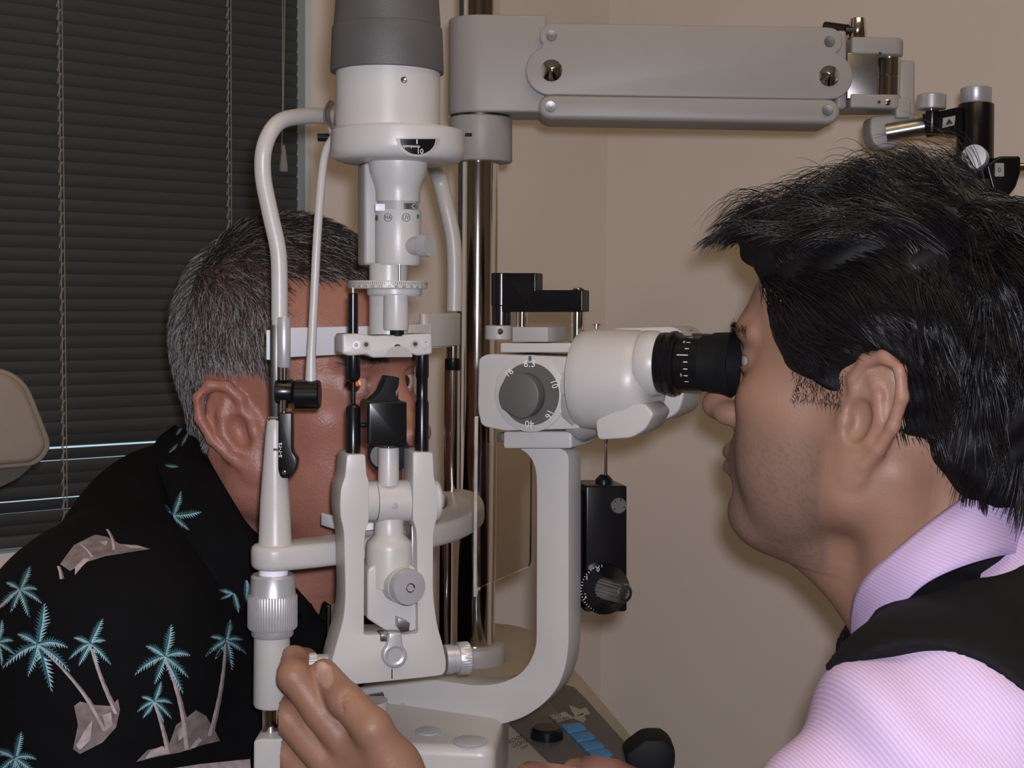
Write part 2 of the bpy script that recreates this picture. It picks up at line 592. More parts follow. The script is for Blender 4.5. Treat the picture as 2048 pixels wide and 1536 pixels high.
# ================================================================== chair headrest at the left edge
HF = Fr(20, 960, 1.14, 30.0)
hr = HF.root('exam_chair_headrest', 'beige vinyl headrest of the exam chair with piped edge at left', 'headrest')
pts = fillet([(-190, 742), (38, 742), (97, 893), (72, 925), (-190, 948)], [20, 60, 26, 24, 20], 8)
done('cushion', b_prism(HF, pts, 0.0, 0.055, 0.010, 4), M['vinyl'], hr)
pp = [HF.p(x, y, 0.006) for x, y in pts]
b = B(); b_tube(pp + [pp[0]], 0.0028, 8, 0, b)
done('piping', b, M['vinyl'], hr)
pts = fillet([(-190, 930), (70, 926), (40, 955), (-20, 985), (-190, 1000)], 14, 6)
done('shell', b_prism(HF, pts, 0.012, 0.05, 0.006, 3), M['vinyl_dark'], hr)
zb = HF.p(0, 960).z
done('post', b_plan([(-.09, .03), (-.05, .03), (-.05, .05), (-.09, .05)], -HF.O.z + 0.45, zb, .004), M['steel'], hr)
done('chair_back', b_prism3([Vector((-.30, .05, -HF.O.z + .40)), Vector((.02, .05, -HF.O.z + .40)), Vector((.0, .05, -.12)), Vector((-.28, .05, -.12))], Vector((0, .09, 0)), .025, 4), M['vinyl'], hr)

# ================================================================== instrument stand: pole and console
ST = Fr(955, 1290, 1.30, 0)
st = ST.root('instrument_stand', 'tan instrument stand with sloping control console and tall chrome pole', 'stand')
done('pole', b_lv(ST, 958, [(-1100, 41), (1300, 41)], 0, 64), M['chrome'], st, 'polished chrome pole')
done('pole_collar', b_lv(ST, 952, [(1287, 52), (1289, 56), (1296, 59), (1322, 59), (1328, 57)], 0, 64), M['cream_grey'], st)
zc = ST.p(955, 1322).z
def onflat(X, Y):
    return (X - ST.O.x, Y - ST.O.y)
ctop = fillet([onflat(-.10, 1.46), onflat(.015, 1.46), onflat(.062, 1.27), onflat(.135, .86), onflat(.035, .86), onflat(-.02, 1.06), onflat(-.055, 1.17), onflat(-.10, 1.20)], [.02, .05, .03, .02, .02, .02, .03, .02], 5)
done('console_body', b_plan(ctop, zc - 0.11, zc, .006), M['console'], st)
done('pedestal', b_plan([onflat(-.095, 1.24), onflat(.02, 1.24), onflat(.0, 1.44), onflat(-.095, 1.44)], -ST.O.z, zc - .105, .01), M['cream_grey'], st)
pz = ST.onz(zc, 0.0006)
def zpart(name, pts, mat, th=0.0012, lab=None, bev=0.0004, pj=None):
    P = [(pj or pz)(x, y) for x, y in pts]
    return done(name, b_prism3(P, Vector((0, 0, th)), bev, 2), mat, st, lab)
zpart('panel_strip', fillet([(1060, 1380), (1078, 1375), (1196, 1536), (1150, 1575), (1018, 1448)], 3), M['panel'], lab='dark grey strip with the black dial')
zpart('panel_strip', fillet([(1130, 1372), (1148, 1376), (1172, 1400), (1262, 1500), (1250, 1545), (1200, 1540), (1082, 1380)], 3), M['panel'], lab='dark grey strip with blue buttons')
for k, (x, y) in enumerate(((1146, 1460), (1164, 1478), (1182, 1496), (1198, 1512))):
    zpart('button', fillet([(x - 25, y - 5), (x + 14, y - 10), (x + 28, y + 3), (x - 10, y + 10)], 3), M['blue'], 0.0025, 'blue push button')
zpart('arrow_sign', [(1097, 1432), (1130, 1425), (1146, 1436), (1114, 1445)], M['console'], 0.0006, bev=0, pj=ST.onz(zc, 0.0020))
zpart('arrow_sign', [(1138, 1411), (1160, 1420), (1147, 1424), (1172, 1416), (1180, 1428), (1150, 1434), (1144, 1425)], M['console'], 0.0006, bev=0, pj=ST.onz(zc, 0.0020))
zpart('arrow_sign', [(1145, 1436), (1166, 1428), (1172, 1440), (1168, 1446)], M['console'], 0.0006, bev=0, pj=ST.onz(zc, 0.0020))
pk = ST.onz(zc, 0.0030)
lettering('AUTO', 1110, 1432, 9, pk, M['black_ink'], st, -12)
lettering('RETURN', 1122, 1439, 9, pk, M['black_ink'], st, -12)
lettering('ROOM', 1033, 1478, 12, pz, M['black_ink'], st, -22)
lettering('LIGHT', 1041, 1486, 12, pz, M['black_ink'], st, -22)
lettering('DIM', 1049, 1494, 8, pz, M['black_ink'], st, -22)
P = pz(1094, 1478)
done('dial_knob', b_lathe(P, (0, 0, 1), [(0, .0125), (.001, .0130), (.008, .0122), (.0095, .0105)], 32), M['black'], st, 'round black dial')
# black faceted lever knob at the console corner
KF = Fr(1300, 1500, 0.93, 0)
kb = KF.root('console_lever_knob', 'black faceted lever knob sticking up at the console corner', 'knob')
b = b_prism(KF, [(1248, 1512), (1290, 1480), (1330, 1479), (1352, 1500), (1351, 1530), (1338, 1580), (1270, 1580)], -.012, .03, .004, 2)
done('grip', b, M['black_matt'], kb)
done('stem', b_lv(KF, 1305, [(1570, 14), (1640, 14)], 0.003, 20), M['dark_steel'], kb)

# ================================================================== swing arm on the pole
AR = Fr(960, 140, 1.30, 0)
ar = AR.root('swing_arm', 'pale grey double-link swing arm clamped to the chrome pole', 'swing arm')
def zat(py, px=960, yl=0.0): return AR.p(px, py, yl).z
mm = AR.m(960, 140)
cx = AR.p(960, 140).x
r = 63 * mm
xr = AR.p(1092, 140, -r).x
plan = [(cx + r * math.cos(RAD(a)), r * math.sin(RAD(a))) for a in range(90, 271, 9)] + [(xr, -r), (xr, r)]
done('sleeve', b_plan(plan, zat(232), zat(41), .002), M['cream_grey'], ar)
done('groove', b_lv(AR, 960, [(230, 59), (238, 59)], 0, 48), M['dark_steel'], ar)
done('lower_collar', b_lv(AR, 961, [(236, 60), (239, 63), (322, 64), (325, 62)], 0, 64), M['cream_grey'], ar)
pc = AR.oncyl(961, 280, 64 * mm)
decal([[(930, 266), (944, 266), (944, 273), (930, 273)]], pc, M['black_ink'], ar, 'slot')
yf = -0.036
up = [(1108, 46), (1652, 54)] + arc(1659, 82, 27, -80, 60, 8) + arc(1658, 152, 48, -52, 70, 10) + [(1650, 199), (1108, 190)] + arc(1101, 141, 50, 90, 250, 12) + arc(1104, 71, 25, 140, 270, 8)
done('upper_link', b_prism(AR, up, yf, 0.065, .0022), M['cream_grey'], ar)
lo = arc(1102, 213, 25, 90, 270, 8) + [(1650, 195)] + arc(1655, 222, 26, -70, 90, 8)
done('lower_link', b_prism(AR, lo, yf + .001, 0.060, .004), M['cream_grey'], ar)
def bolt(px, py, r, deep=True):
    pr = [(0, r), (.0008, r), (.0012, r * .97), (.0052, r * .13), (.0050, .1)] if deep else [(0, r), (.0008, r), (.0010, r * .95), (.0007, .1)]
    done('bolt', b_ln(AR, px, py, yf, pr, 32), M['chrome'] if deep else M['steel'], ar, 'polished round bolt head')
bolt(1103, 141, 22); bolt(1658, 152, 21)
for (x, y) in ((1103, 71), (1659, 83), (1101, 213), (1655, 220)):
    bolt(x, y, 11, False)
# end bracket
done('steel_block', b_rect(AR, 1694, 105, 1756, 198, -.024, .05, .001), M['steel'], ar)
done('hinge_pin', b_lv(AR, 1778, [(110, 23), (152, 23), (153, 22.3), (155, 22.3), (156, 23), (200, 23)], -.005, 40), M['chrome'], ar)
tp = [(AR.p(1690, 100, -.028).x, -.028)]
xa, xb = AR.p(1690, 100).x, AR.p(1778, 100).x
pl = [(xa, -.026), (xb, -.024)] + [(xb + .011 * math.sin(RAD(t)), -.001 - .023 * math.cos(RAD(t))) for t in range(15, 166, 15)] + [(xb, .022), (xa, .024)]
done('bracket_plate', b_plan(pl, zat(118, 1740), zat(84, 1740), .002), M['cream_grey'], ar)
done('bracket_plate', b_plan(pl, zat(224, 1740), zat(196, 1740), .002), M['cream_grey'], ar)
done('knuckle', b_rect(AR, 1672, 60, 1694, 218, -.026, .052, .003), M['cream_grey'], ar)
pf = AR.onplane(-.0265)
for (x, y, r) in ((1760, 107, 3), (1758, 204, 3)):
    done('screw_hole', b_ln(AR, x, y, -.0250, [(0, r), (.0006, r)], 12), M['black_ink'], ar)
done('screw', b_ln(AR, 1775, 205, -.0245, [(0, 6), (.0015, 6), (.002, 4)], 16), M['chrome'], ar)
done('clamp_cone', b_lv(AR, 1715, [(37, 14.5), (39, 15.5), (84, 20.5), (86, 20)], 0, 32), M['chrome'], ar, 'conical polished lever hub')
b = b_tube([AR.p(1712, 62, -.004), AR.p(1690, 60, -.004)], 7.0 * mm, 16, 0)
b_tube([AR.p(1694, 60, -.004), AR.p(1650, 52, .012)], [11 * mm, 9 * mm], 20, 0, b)
done('lever_handle', b, M['dark_steel'], ar)

# ================================================================== bracket and black clamp at the arm's end
BR = Fr(1800, 210, 1.30, 0)
br = BR.root('instrument_bracket', 'grey hook bracket and black rod clamps with silver knobs at arm end', 'bracket')
mb = BR.m(1850, 230)
done('bracket_strap', b_rect(BR, 1797, 120, 1831, 240, -.010, .026, .003), M['cream_grey'], br)
done('bracket_tab', b_rect(BR, 1792, 195, 1822, 236, -.022, .02, .002), M['cream_grey'], br)
hk = fillet([(1742, 232), (1826, 226), (1828, 240), (1800, 262), (1796, 296), (1772, 300), (1746, 290), (1740, 262)], [10, 6, 6, 12, 14, 14, 20, 10], 5)
done('bracket_hook', b_prism(BR, hk, -.016, .030, .004), M['cream_grey'], br)
done('rod', b_tube([BR.p(1772, 266, -.018), BR.p(1870, 248, -.028)], 18 * mb, 28, 0), M['steel'], br)
b = b_tube([BR.p(1849, 252, -.025), BR.p(1872, 247, -.028)], 24 * mb, 28, 0)
b_prism(BR, fillet([(1855, 228), (1925, 212), (1925, 272), (1857, 264)], 6), -.040, .022, .003, 3, b)
b_lv(BR, 1864, [(222, 12), (224, 13.5), (265, 13.5), (268, 12)], -.040, 24, b)
done('rod_clamp', b, M['black'], br)
done('clamp_knob', b_lv(BR, 1863, [(189, 26), (191, 28.5), (217, 28.5), (219, 27)], -.038, 40), M['alu'], br, 'silver thumb knob')
done('knob_stem', b_lv(BR, 1863, [(216, 8), (226, 8)], -.038, 20), M['chrome'], br)
done('clamp_post', b_lv(BR, 1950, [(208, 33), (211, 35), (320, 37), (360, 36)], -.030, 40), M['black'], br)
done('post_knob', b_lv(BR, 1952, [(175, 27), (177, 30), (204, 30), (207, 28)], -.030, 40), M['alu'], br, 'silver thumb knob')
done('knob_stem', b_lv(BR, 1952, [(205, 7), (211, 7)], -.030, 20), M['chrome'], br)
done('side_knob', b_ln(BR, 1950, 315, -.058, [(-.012, 24), (.006, 25), (.0075, 24), (.0078, 3)], 36, (-.45, -.9, 0)), M['alu'], br, 'silver disc knob')
done('lower_clamp', b_prism(BR, fillet([(1972, 330), (2000, 312), (2042, 312), (2042, 345), (2032, 375), (2018, 392), (1985, 380)], 6), -.05, .04, .003), M['black'], br)
done('label_plate', b_rect(BR, 1990, 326, 2008, 353, -.0512, .001, 0, 2), M['alu'], br)
done('label_plate', b_prism(BR, [(1886, 236), (1911, 231), (1909, 250), (1885, 256)], -.0408, .0008, 0), M['alu'], br)
decal([[(1891, 250), (1898, 237), (1906, 247)]], BR.onplane(-.0408), M['black_ink'], br, 'emblem')
lettering('0', 1999, 340, 13, BR.onplane(-.0512), M['black_ink'], br)
done('cross_rod', b_tube([BR.p(2030, 335, -.03), BR.p(2120, 330, -.03)], 9 * mb, 16, 0), M['chrome'], br)
# ================================================================== table and slit lamp base
TB = Fr(860, 1536, 0.98, 0)
tb = TB.root('instrument_table', 'white instrument table carrying the slit lamp and chin rest', 'table')
zt = TB.p(860, 1700, -.03).z
done('table_top', b_plan(fillet([(-.125, -.18), (.045, -.18), (.03, .05), (.012, .175), (-.06, .175), (-.125, .0)], .015), zt - .03, zt, .006), M['cream_grey'], tb)
done('leg', b_plan([(-.09, -.06), (-.01, -.06), (-.01, .02), (-.09, .02)], -TB.O.z, zt - .03, .006), M['cream_grey'], tb)
SB = Fr(900, 1500, 0.90, -6)
sb = SB.root('slit_lamp_carriage', 'cream rounded sliding carriage with oval caps beside the doctors hand', 'instrument carriage')
zb_ = SB.p(980, 1497, 0.0).z
xb0, xb1 = SB.p(700, 1500, 0).x, SB.p(990, 1500, 0).x
done('housing', b_plan(fillet([(xb0, 0), (xb1, 0), (xb1 - .004, .13), (xb0, .13)], .012, 6), TB.O.z + zt - SB.O.z, zb_, .007, 4), M['cream'], sb)
for (px, py, rx, ry) in ((940, 1483, 35, 11), (856, 1463, 26, 9)):
    pz_ = SB.onz(zb_, 0.0002)
    P = [pz_(px + rx * math.cos(RAD(a)), py + ry * math.sin(RAD(a))) for a in range(0, 360, 12)]
    done('cover_cap', b_prism3(P, Vector((0, 0, .0008)), .0003, 2), M['pale_blue'], sb, 'oval grey-blue cover cap')
b = B(); b_lv(SB, 735, [(1400, 40), (1500, 40)], .075, 40, b)
done('pivot_column', b, M['cream'], sb)
done('guide_rod', b_lv(SB, 656, [(1212, 3), (1500, 3)], .11, 12), M['chrome'], sb)
done('side_housing', b_lv(SB, 690, [(1205, 22), (1212, 28), (1500, 28)], .115, 32), M['cream'], sb)

# ================================================================== chin rest frame
YN, YFr = 0.885, 1.14
CF = Fr(545, 1536, YN, 0)
cf = CF.root('chin_rest_frame', 'cream chin rest frame with white headband in front of the patient', 'chin rest')
FAR = YFr - YN
def zl(py, px=545, yl=0.0): return CF.p(px, py, yl).z
bx = fillet([(507, 1482), (520, 1478), (575, 1478), (590, 1490), (590, 1776), (505, 1776)], 6)
done('rod_socket', b_prism(CF, bx, -.018, .036, .003), M['cream'], cf)
done('lower_rod', b_lv(CF, 541, [(1405, 17), (1490, 17)], 0, 32), M['chrome'], cf)
done('lower_sleeve', b_lv(CF, 544, [(1265, 35.5), (1405, 37.5), (1411, 35)], 0, 48), M['cream'], cf)
b = B()
b_lv(CF, 546, [(1148, 40), (1152, 44), (1188, 45), (1190, 46)], 0, 96, b)
b_lv(CF, 545, [(1188, 47), (1192, 49.5, 1.6), (1252, 49.5, 1.6), (1256, 47)], 0, 120, b)
b_lv(CF, 545, [(1254, 42), (1268, 42), (1271, 40)], 0, 96, b)
done('height_ring', b, M['alu'], cf, 'knurled aluminium height adjusting ring')
done('upper_neck', b_lv(CF, 547, [(1125, 29), (1155, 29)], 0, 40), M['white'], cf)
# bowed chin bar
pth = [(-.151, .885), (-.127, .900), (-.099, .925), (-.070, .960), (-.047, 1.005), (-.036, 1.06), (-.038, 1.11), (-.045, 1.14)]
loc2 = lambda p: (p[0] - CF.O.x, p[1] - CF.O.y)
done('chin_bar', b_ribbon([loc2(p) for p in pth], .0145, zl(1137), zl(1087), .004), M['cream'], cf)
# chin cup
cup = [(-.131, .958), (-.110, .926), (-.083, .948), (-.060, .995), (-.050, 1.05), (-.056, 1.09), (-.082, 1.075), (-.118, 1.0)]
zc0 = zl(1086)
b = b_plan([loc2(p) for p in fillet(cup, .012)], zc0, zc0 + .004, .001)
b_ribbon([loc2(p) for p in [(-.129, .957), (-.110, .929)]], .0016, zc0, zc0 + .0085, .0006, True, b, 0)
b_ribbon([loc2(p) for p in [(-.110, .929), (-.085, .949), (-.062, .996), (-.052, 1.05), (-.057, 1.086)]], .0016, zc0, zc0 + .007, .0006, True, b, 4)
done('chin_cup', b, M['white'], cf, 'white chin cup')
done('near_post', b_lv(CF, 550, [(1088, 34.5), (1084, 33), (1000, 29.5), (870, 19), (838, 15), (833, 12)], 0, 48), M['cream'], cf, 'tapered cream post')
done('upright_strip', b_rect(CF, 540, 640, 556, 845, -.003, .010, .0006), M['dark_steel'], cf)
# hoop over the top, from near post to far post
FQ = lambda x, y, yl=0.0: CF.p(x, y, yl)
hoop = [FQ(559, 650), FQ(559, 570), FQ(556, 500), FQ(540, 425), FQ(526, 350), FQ(530, 290), FQ(556, 246, .01), FQ(600, 233, .03), FQ(652, 233, .06), FQ(720, 245, .12), FQ(800, 275, .18), FQ(852, 310, .22), FQ(876, 352, FAR), FQ(893, 415, FAR), FQ(906, 480, FAR), FQ(909, 545, FAR), FQ(908, 622, FAR)]
done('hoop', b_tube(hoop, [.0052] * 12 + [.0064] * 5, 20, 8), M['cream'], cf, 'bent cream tube over the head')
done('clip_ring', b_tube([FQ(663, 205, .03), FQ(654, 225, .025), FQ(658, 250, .022), FQ(668, 275, .022)], .0022, 10, 6), M['steel'], cf)
done('hoop_pin', b_tube([FQ(636, 275, .03), FQ(668, 275, .03)], .0026, 12, 0), M['black'], cf)
# fixation lamp on its thin arm
arm = [FQ(668, 272, .02), FQ(652, 302, .012), FQ(643, 360, .004), FQ(634, 480), FQ(628, 600), FQ(623, 700), FQ(622, 735), FQ(622, 762)]
fa = done('fixation_arm', b_tube(arm, [.0025, .0026, .0027, .0027, .0027, .0029, .0034, .0038], 16, 8), M['cream'], cf, 'thin cream tube of the fixation lamp')
done('lamp_barrel', b_lx(CF, 789, [(590, 27), (592, 29.5), (637, 29.5), (640, 27)], 0, 40), M['black'], cf, 'black fixation lamp barrel')
done('lamp_clamp', b_lx(CF, 783, [(552, 23), (554, 25), (584, 25), (587, 23), (592, 15)], 0, 40), M['black'], cf)
done('lever', b_lv(CF, 568, [(634, 11), (637, 13), (732, 13), (735, 11)], -.004, 32), M['alu'], cf, 'silver lever sleeve')
done('lever_stem', b_lv(CF, 569, [(733, 9), (760, 9)], -.004, 24), M['chrome'], cf)
done('stem', b_lv(CF, 568, [(800, 8), (830, 8)], -.004, 24), M['chrome'], cf)
done('cable_grip', b_prism(CF, fillet([(557, 826), (583, 826), (583, 905), (594, 918), (592, 938), (583, 955), (562, 957), (556, 940)], [2, 2, 8, 8, 8, 8, 8, 8]), -.011, .012, .002), M['black'], cf)
done('screw', b_ln(CF, 569, 945, -.011, [(0, 4), (.001, 4), (.0015, 2)], 16), M['chrome'], cf)
done('screw', b_lx(CF, 837, [(537, 5), (540, 5), (541, 2.5), (552, 2.5), (553, 5), (557, 5)], -.008, 14), M['chrome'], cf)
done('screw', b_lx(CF, 899, [(547, 2.5), (558, 2.5)], -.010, 14), M['chrome'], cf)
lettering('a-r-ra', 560, 900, 13, CF.onplane(-.0112), M['ink'], cf, -90)
done('strip_end', b_rect(CF, 532, 660, 540, 720, 0.0, .006, .0006), M['window_trim'], cf)
# headband
hb = [(-.150, .886), (-.128, .93), (-.1025, .975), (-.085, 1.012), (-.073, 1.05), (-.0615, 1.095), (-.050, 1.135)]
zh0, zh1 = zl(716), zl(656)
done('headband', b_ribbon([loc2(p) for p in hb], .0012, zh0, zh1, .0004, False), M['white'], cf, 'glossy white headband')
fb = [(-.0685, 1.082), (-.058, 1.10), (-.0505, 1.12), (-.046, 1.14)]
done('band_bracket', b_ribbon([loc2(p) for p in fb], .0035, zl(690, 905, FAR), zl(626, 905, FAR), .001, True), M['cream'], cf)
done('screw', b_tube([FQ(884, 684, FAR - .01), FQ(893, 682, FAR)], .0018, 12, 0), M['chrome'], cf)
b = b_lv(CF, 906, [(685, 13), (720, 13)], FAR, 32); b_lv(CF, 904, [(740, 16), (1030, 16)], FAR, 40, b); b_lv(CF, 892, [(1030, 14), (1516, 14)], FAR, 40, b)
done('far_rod', b, M['chrome'], cf, 'chrome far upright')
done('band', b_lv(CF, 906, [(716, 14), (718, 16.5), (738, 16.5), (741, 15)], FAR, 40), M['black'], cf)

# ================================================================== slit lamp illuminator
LF = Fr(776, 1400, 0.885, 18)
lf = LF.root('slit_lamp_illuminator', 'tall cream slit lamp illumination tower with grey cap before the patients face', 'slit lamp')
def L(name, bm, mat, lab=None): return done(name, bm, mat, lf, lab)
L('cap', b_lv(LF, 775, [(-160, 96), (0, 103), (56, 107), (58, 109.5), (62, 110.5), (140, 113.5), (146, 113), (147, 106)], 0, 72), M['cap_grey'], 'tapered grey lamp cap')
L('lamp_housing', b_lv(LF, 776, [(134, 104), (262, 104.5)], 0, 72), M['cream'])
L('screw', b_ln(LF, 807, 160, -.0318, [(0, 6.5), (.0012, 6.5), (.0016, 5), (.0010, 1)], 20), M['steel'])
L('scale_ring', b_lv(LF, 796, [(258, 100), (261, 128), (266, 132.5), (300, 134.5), (314, 132), (322, 124), (326, 112)], 0, 96), M['cream'])
ms = LF.m(796, 290)
rc = 134.2 * ms
pc1 = LF.oncyl(796, 290, rc, 0, .0003)
halfd = lambda x0, x1, yt, d, n=16: [(x0 + (x1 - x0) * .5 * (1 - math.cos(math.pi * i / n)), yt + d * math.sin(math.pi * i / n)) for i in range(n + 1)]
decal([halfd(792, 880, 276, 38)], LF.oncyl(796, 290, rc, 0, .0003), M['cream_grey'], lf, 'window_rim', 4)
decal([halfd(800, 871, 278, 31)], LF.oncyl(796, 290, rc, 0, .0006), M['black'], lf, 'scale_window', 4)
pi_ = LF.oncyl(796, 290, rc, 0, .0009)
lettering('10', 840, 303, 14, pi_, M['ink'], lf)
tick = [[(833, 279), (835, 279), (835, 288), (833, 288)]]
for i in range(13):
    x = 806 + i * 2.7
    h = 6 if i % 5 == 1 else 4
    tick.append([(x, 290 + i * .1), (x + 1.2, 290 + i * .1), (x + 1.2, 290 + h + i * .1), (x, 290 + h + i * .1)])
decal(tick, pi_, M['ink'], lf, 'scale_ticks')
L('neck', b_lv(LF, 796, [(322, 60), (345, 57), (372, 47), (385, 44.5), (404, 44.5)], 0, 56), M['cream'])
L('filter_slot', b_lv(LF, 796, [(402, 41), (424, 41)], 0, 48), M['cream_grey'])
L('filter_lever', b_tube([LF.oncyl(796, 412, 41 * ms)(808, 413), LF.oncyl(796, 412, 41 * ms)(828, 413)], .0022, 12, 0), M['steel'])
L('lever_ball', b_ln(LF, 826, 413, -.012, [(0, 1), (.001, 4), (.003, 6), (.005, 4.5), (.006, 1)], 16), M['chrome'])
L('lever_tab', b_rect(LF, 751, 407, 771, 422, -.0098, .004, .0008), M['white'])
L('filter_body', b_lv(LF, 796, [(421, 45), (424, 46), (524, 45.5), (531, 43)], 0, 56), M['cream'])
L('back_plate', b_rect(LF, 729, 325, 800, 530, .004, .022, .002), M['cream_grey'])
rb = 45.8 * ms
pb = LF.oncyl(796, 434, rb, 0, .0003)
lettering('HA', 776, 435, 12, pb, M['black_ink'], lf, wide=.8)
lettering('UV', 812, 435, 12, pb, M['black_ink'], lf, wide=.8)
def ringpoly(cx, cy, r, w, n=20):
    out = []
    for i in range(n):
        a, b_ = 2 * math.pi * i / n, 2 * math.pi * (i + 1) / n
        out.append([(cx + r * math.cos(a), cy + r * math.sin(a)), (cx + r * math.cos(b_), cy + r * math.sin(b_)), (cx + (r - w) * math.cos(b_), cy + (r - w) * math.sin(b_)), (cx + (r - w) * math.cos(a), cy + (r - w) * math.sin(a))])
    return out
decal(ringpoly(776, 435, 8.5, 1), pb, M['black_ink'], lf, 'filter_mark')
decal(ringpoly(812, 435, 8.5, 1), pb, M['black_ink'], lf, 'filter_mark')
decal([[(753 + 3 * math.cos(a / 6 * math.pi), 436 + 6 * math.sin(a / 6 * math.pi)) for a in range(12)]], pb, M['dark_steel'], lf, 'filter_mark')
decal([[(836 + 2.5 * math.cos(a / 6 * math.pi), 433 + 5 * math.sin(a / 6 * math.pi)) for a in range(12)]], pb, M['green_ink'], lf, 'filter_mark')
ax = Vector((.62, -.78, 0))
P = LF.p(806, 492, -.006)
L('knob_shaft', b_lathe(P, ax, [(0, 18 * ms), (.0135, 18 * ms)], 32), M['cream_grey'])
kn = L('slit_knob', b_lathe(P, ax, [(.0130, 19 * ms), (.0140, 20 * ms), (.0145, 22 * ms, .8 * ms), (.0205, 22 * ms, .8 * ms), (.0212, 21 * ms), (.0214, 2 * ms)], 72), M['alu'], 'round silver knob')
L('lower_neck', b_lv(LF, 777, [(528, 38.5), (668, 38.5)], .004, 48), M['cream'])
L('prism_tube', b_lv(LF, 792, [(590, 25), (655, 25.5), (660, 24)], -.012, 40), M['cream'])
L('tube_end', b_lv(LF, 794, [(658, 14), (672, 14)], -.012, 24), M['black_matt'])
L('index_pin', b_lv(LF, 799, [(528, 2.6), (566, 2.6)], -.0128, 12), M['steel'])
md = LF.m(776, 570)
L('scale_disc', b_lv(LF, 776, [(562, 77), (564, 79), (576, 79), (578, 77)], 0, 90), M['cream'], 'round degree scale disc')
L('disc_plate', b_lv(LF, 789, [(577, 55), (588, 55), (592, 52)], 0, 60), M['cream'])
pd = LF.oncyl(776, 570, 79 * md, 0, .0003)
o_ = LF.p(776, 570)
def onang(a, py):
    rr = 79 * md + .0003
    return Vector((o_.x + rr * math.sin(a), -rr * math.cos(a), LF.p(776, py, -rr).z))
V, F_ = [], []
for i in range(-30, 31):
    a = i * RAD(2.9); h = 568 if i % 2 else 569.5
    n0 = len(V)
    V += [tuple(onang(a - .006, 563.5)), tuple(onang(a + .006, 563.5)), tuple(onang(a + .006, h)), tuple(onang(a - .006, h))]
    F_.append((n0, n0 + 1, n0 + 2, n0 + 3))
me = bpy.data.meshes.new('scale_ticks'); me.from_pydata(V, [], F_)
mesh_obj('scale_ticks', me, M['black_ink'], lf, sharp=None)
for i, s in enumerate(('160', '150', '140', '130', '120', '110', '100', '90', '80', '70', '60', '50')):
    a = (i - 5.9) * RAD(11.6) + RAD(-14)
    def pj(px, py, a=a):
        return onang(a + px * md / (79 * md), 573 + py)
    lettering(s, 0, 0, 7.5, pj, M['black_ink'], lf)
# crossbar
cbar = fillet([(685, 668), (715, 667), (748, 672), (830, 668), (864, 667), (865, 708), (835, 712), (822, 707), (810, 714), (745, 716), (735, 709), (700, 712), (685, 708)], [6, 6, 8, 8, 6, 6, 5, 6, 6, 8, 6, 6, 6])
L('crossbar', b_prism(LF, cbar, -.016, .024, .0016), M['cream'])
for (x, y, r, mt) in ((712, 690, 8, 'cream'), (732, 689, 8, 'cream'), (830, 688, 8, 'cream'), (850, 687, 8, 'cream')):
    L('screw', b_ln(LF, x, y, -.016, [(0, r), (.0006, r), (.0006, r * .55), (-.0004, r * .5)], 20), M['steel'] if x in (712, 850) else M['cream_grey'])
for (x, y) in ((732, 689), (830, 688)):
    L('pin_hole', b_ln(LF, x, y, -.016, [(.0004, 4), (.0009, 4)], 16), M['black_ink'])
L('peep_hole', b_ln(LF, 795, 695, -.016, [(0, 7), (.0004, 7)], 16), M['black_ink'])
decal([halfd(770, 825, 714, -22)], LF.onplane(-.0161), M['cream_grey'], lf, 'arch_recess')
# black rods
def rod(name, px, prof, yl, mat='black', n=28): L(name, b_lv(LF, px, prof, yl, n), M[mat])
rod('guide_rod', 706, [(586, 9), (588, 10.5), (667, 10.5)], -.006)
rod('rod_pin', 706, [(575, 2.5), (588, 2.5)], -.006, 'chrome')
rod('guide_rod', 706.5, [(710, 14), (752, 14), (760, 11), (764, 4.5), (806, 4.5), (811, 11), (816, 14.5), (910, 14.5)], -.006)
rod('guide_rod', 844, [(708, 13.5), (752, 13.5), (758, 11.5), (800, 11.5), (806, 13.8), (906, 13.8)], -.006)
# black mirror box
box = fillet([(737, 806), (742, 803), (810, 803), (814, 806), (814, 890), (810, 893), (742, 892), (737, 888)], 2)
L('mirror_box', b_prism(LF, box, -.016, .026, .0015), M['black'], 'black mirror housing')
hold = fillet([(775, 752), (799, 755), (797, 775), (788, 788), (803, 804), (738, 804), (760, 786), (768, 768)], [3, 4, 8, 10, 3, 3, 10, 6])
L('mirror_holder', b_prism(LF, hold, -.010, .014, .0015), M['black_matt'])
L('mirror', b_prism3([LF.p(767, 768, .006), LF.p(797, 768, .006), LF.p(797, 800, .012), LF.p(767, 800, .012)], Vector((0, .0015, 0))), M['chrome'])
L('box_knob', b_lx(LF, 850, [(720, 5), (728, 5), (729, 10), (737, 10)], -.004, 20), M['black'])
L('lens_disc', b_ln(LF, 778, 905, .014, [(0, 42), (.003, 42), (.0035, 38)], 40, (-.3, -.95, 0)), M['black_matt'])
L('lens', b_ln(LF, 764, 912, .0105, [(0, 24), (.001, 23)], 32, (-.3, -.95, 0)), M['panel'])
L('centre_post', b_lv(LF, 777, [(895, 20), (898, 21), (970, 21)], -.004, 40), M['cream'])
L('post_tip', b_lv(LF, 777, [(888, 9), (897, 9)], -.004, 20), M['chrome'])
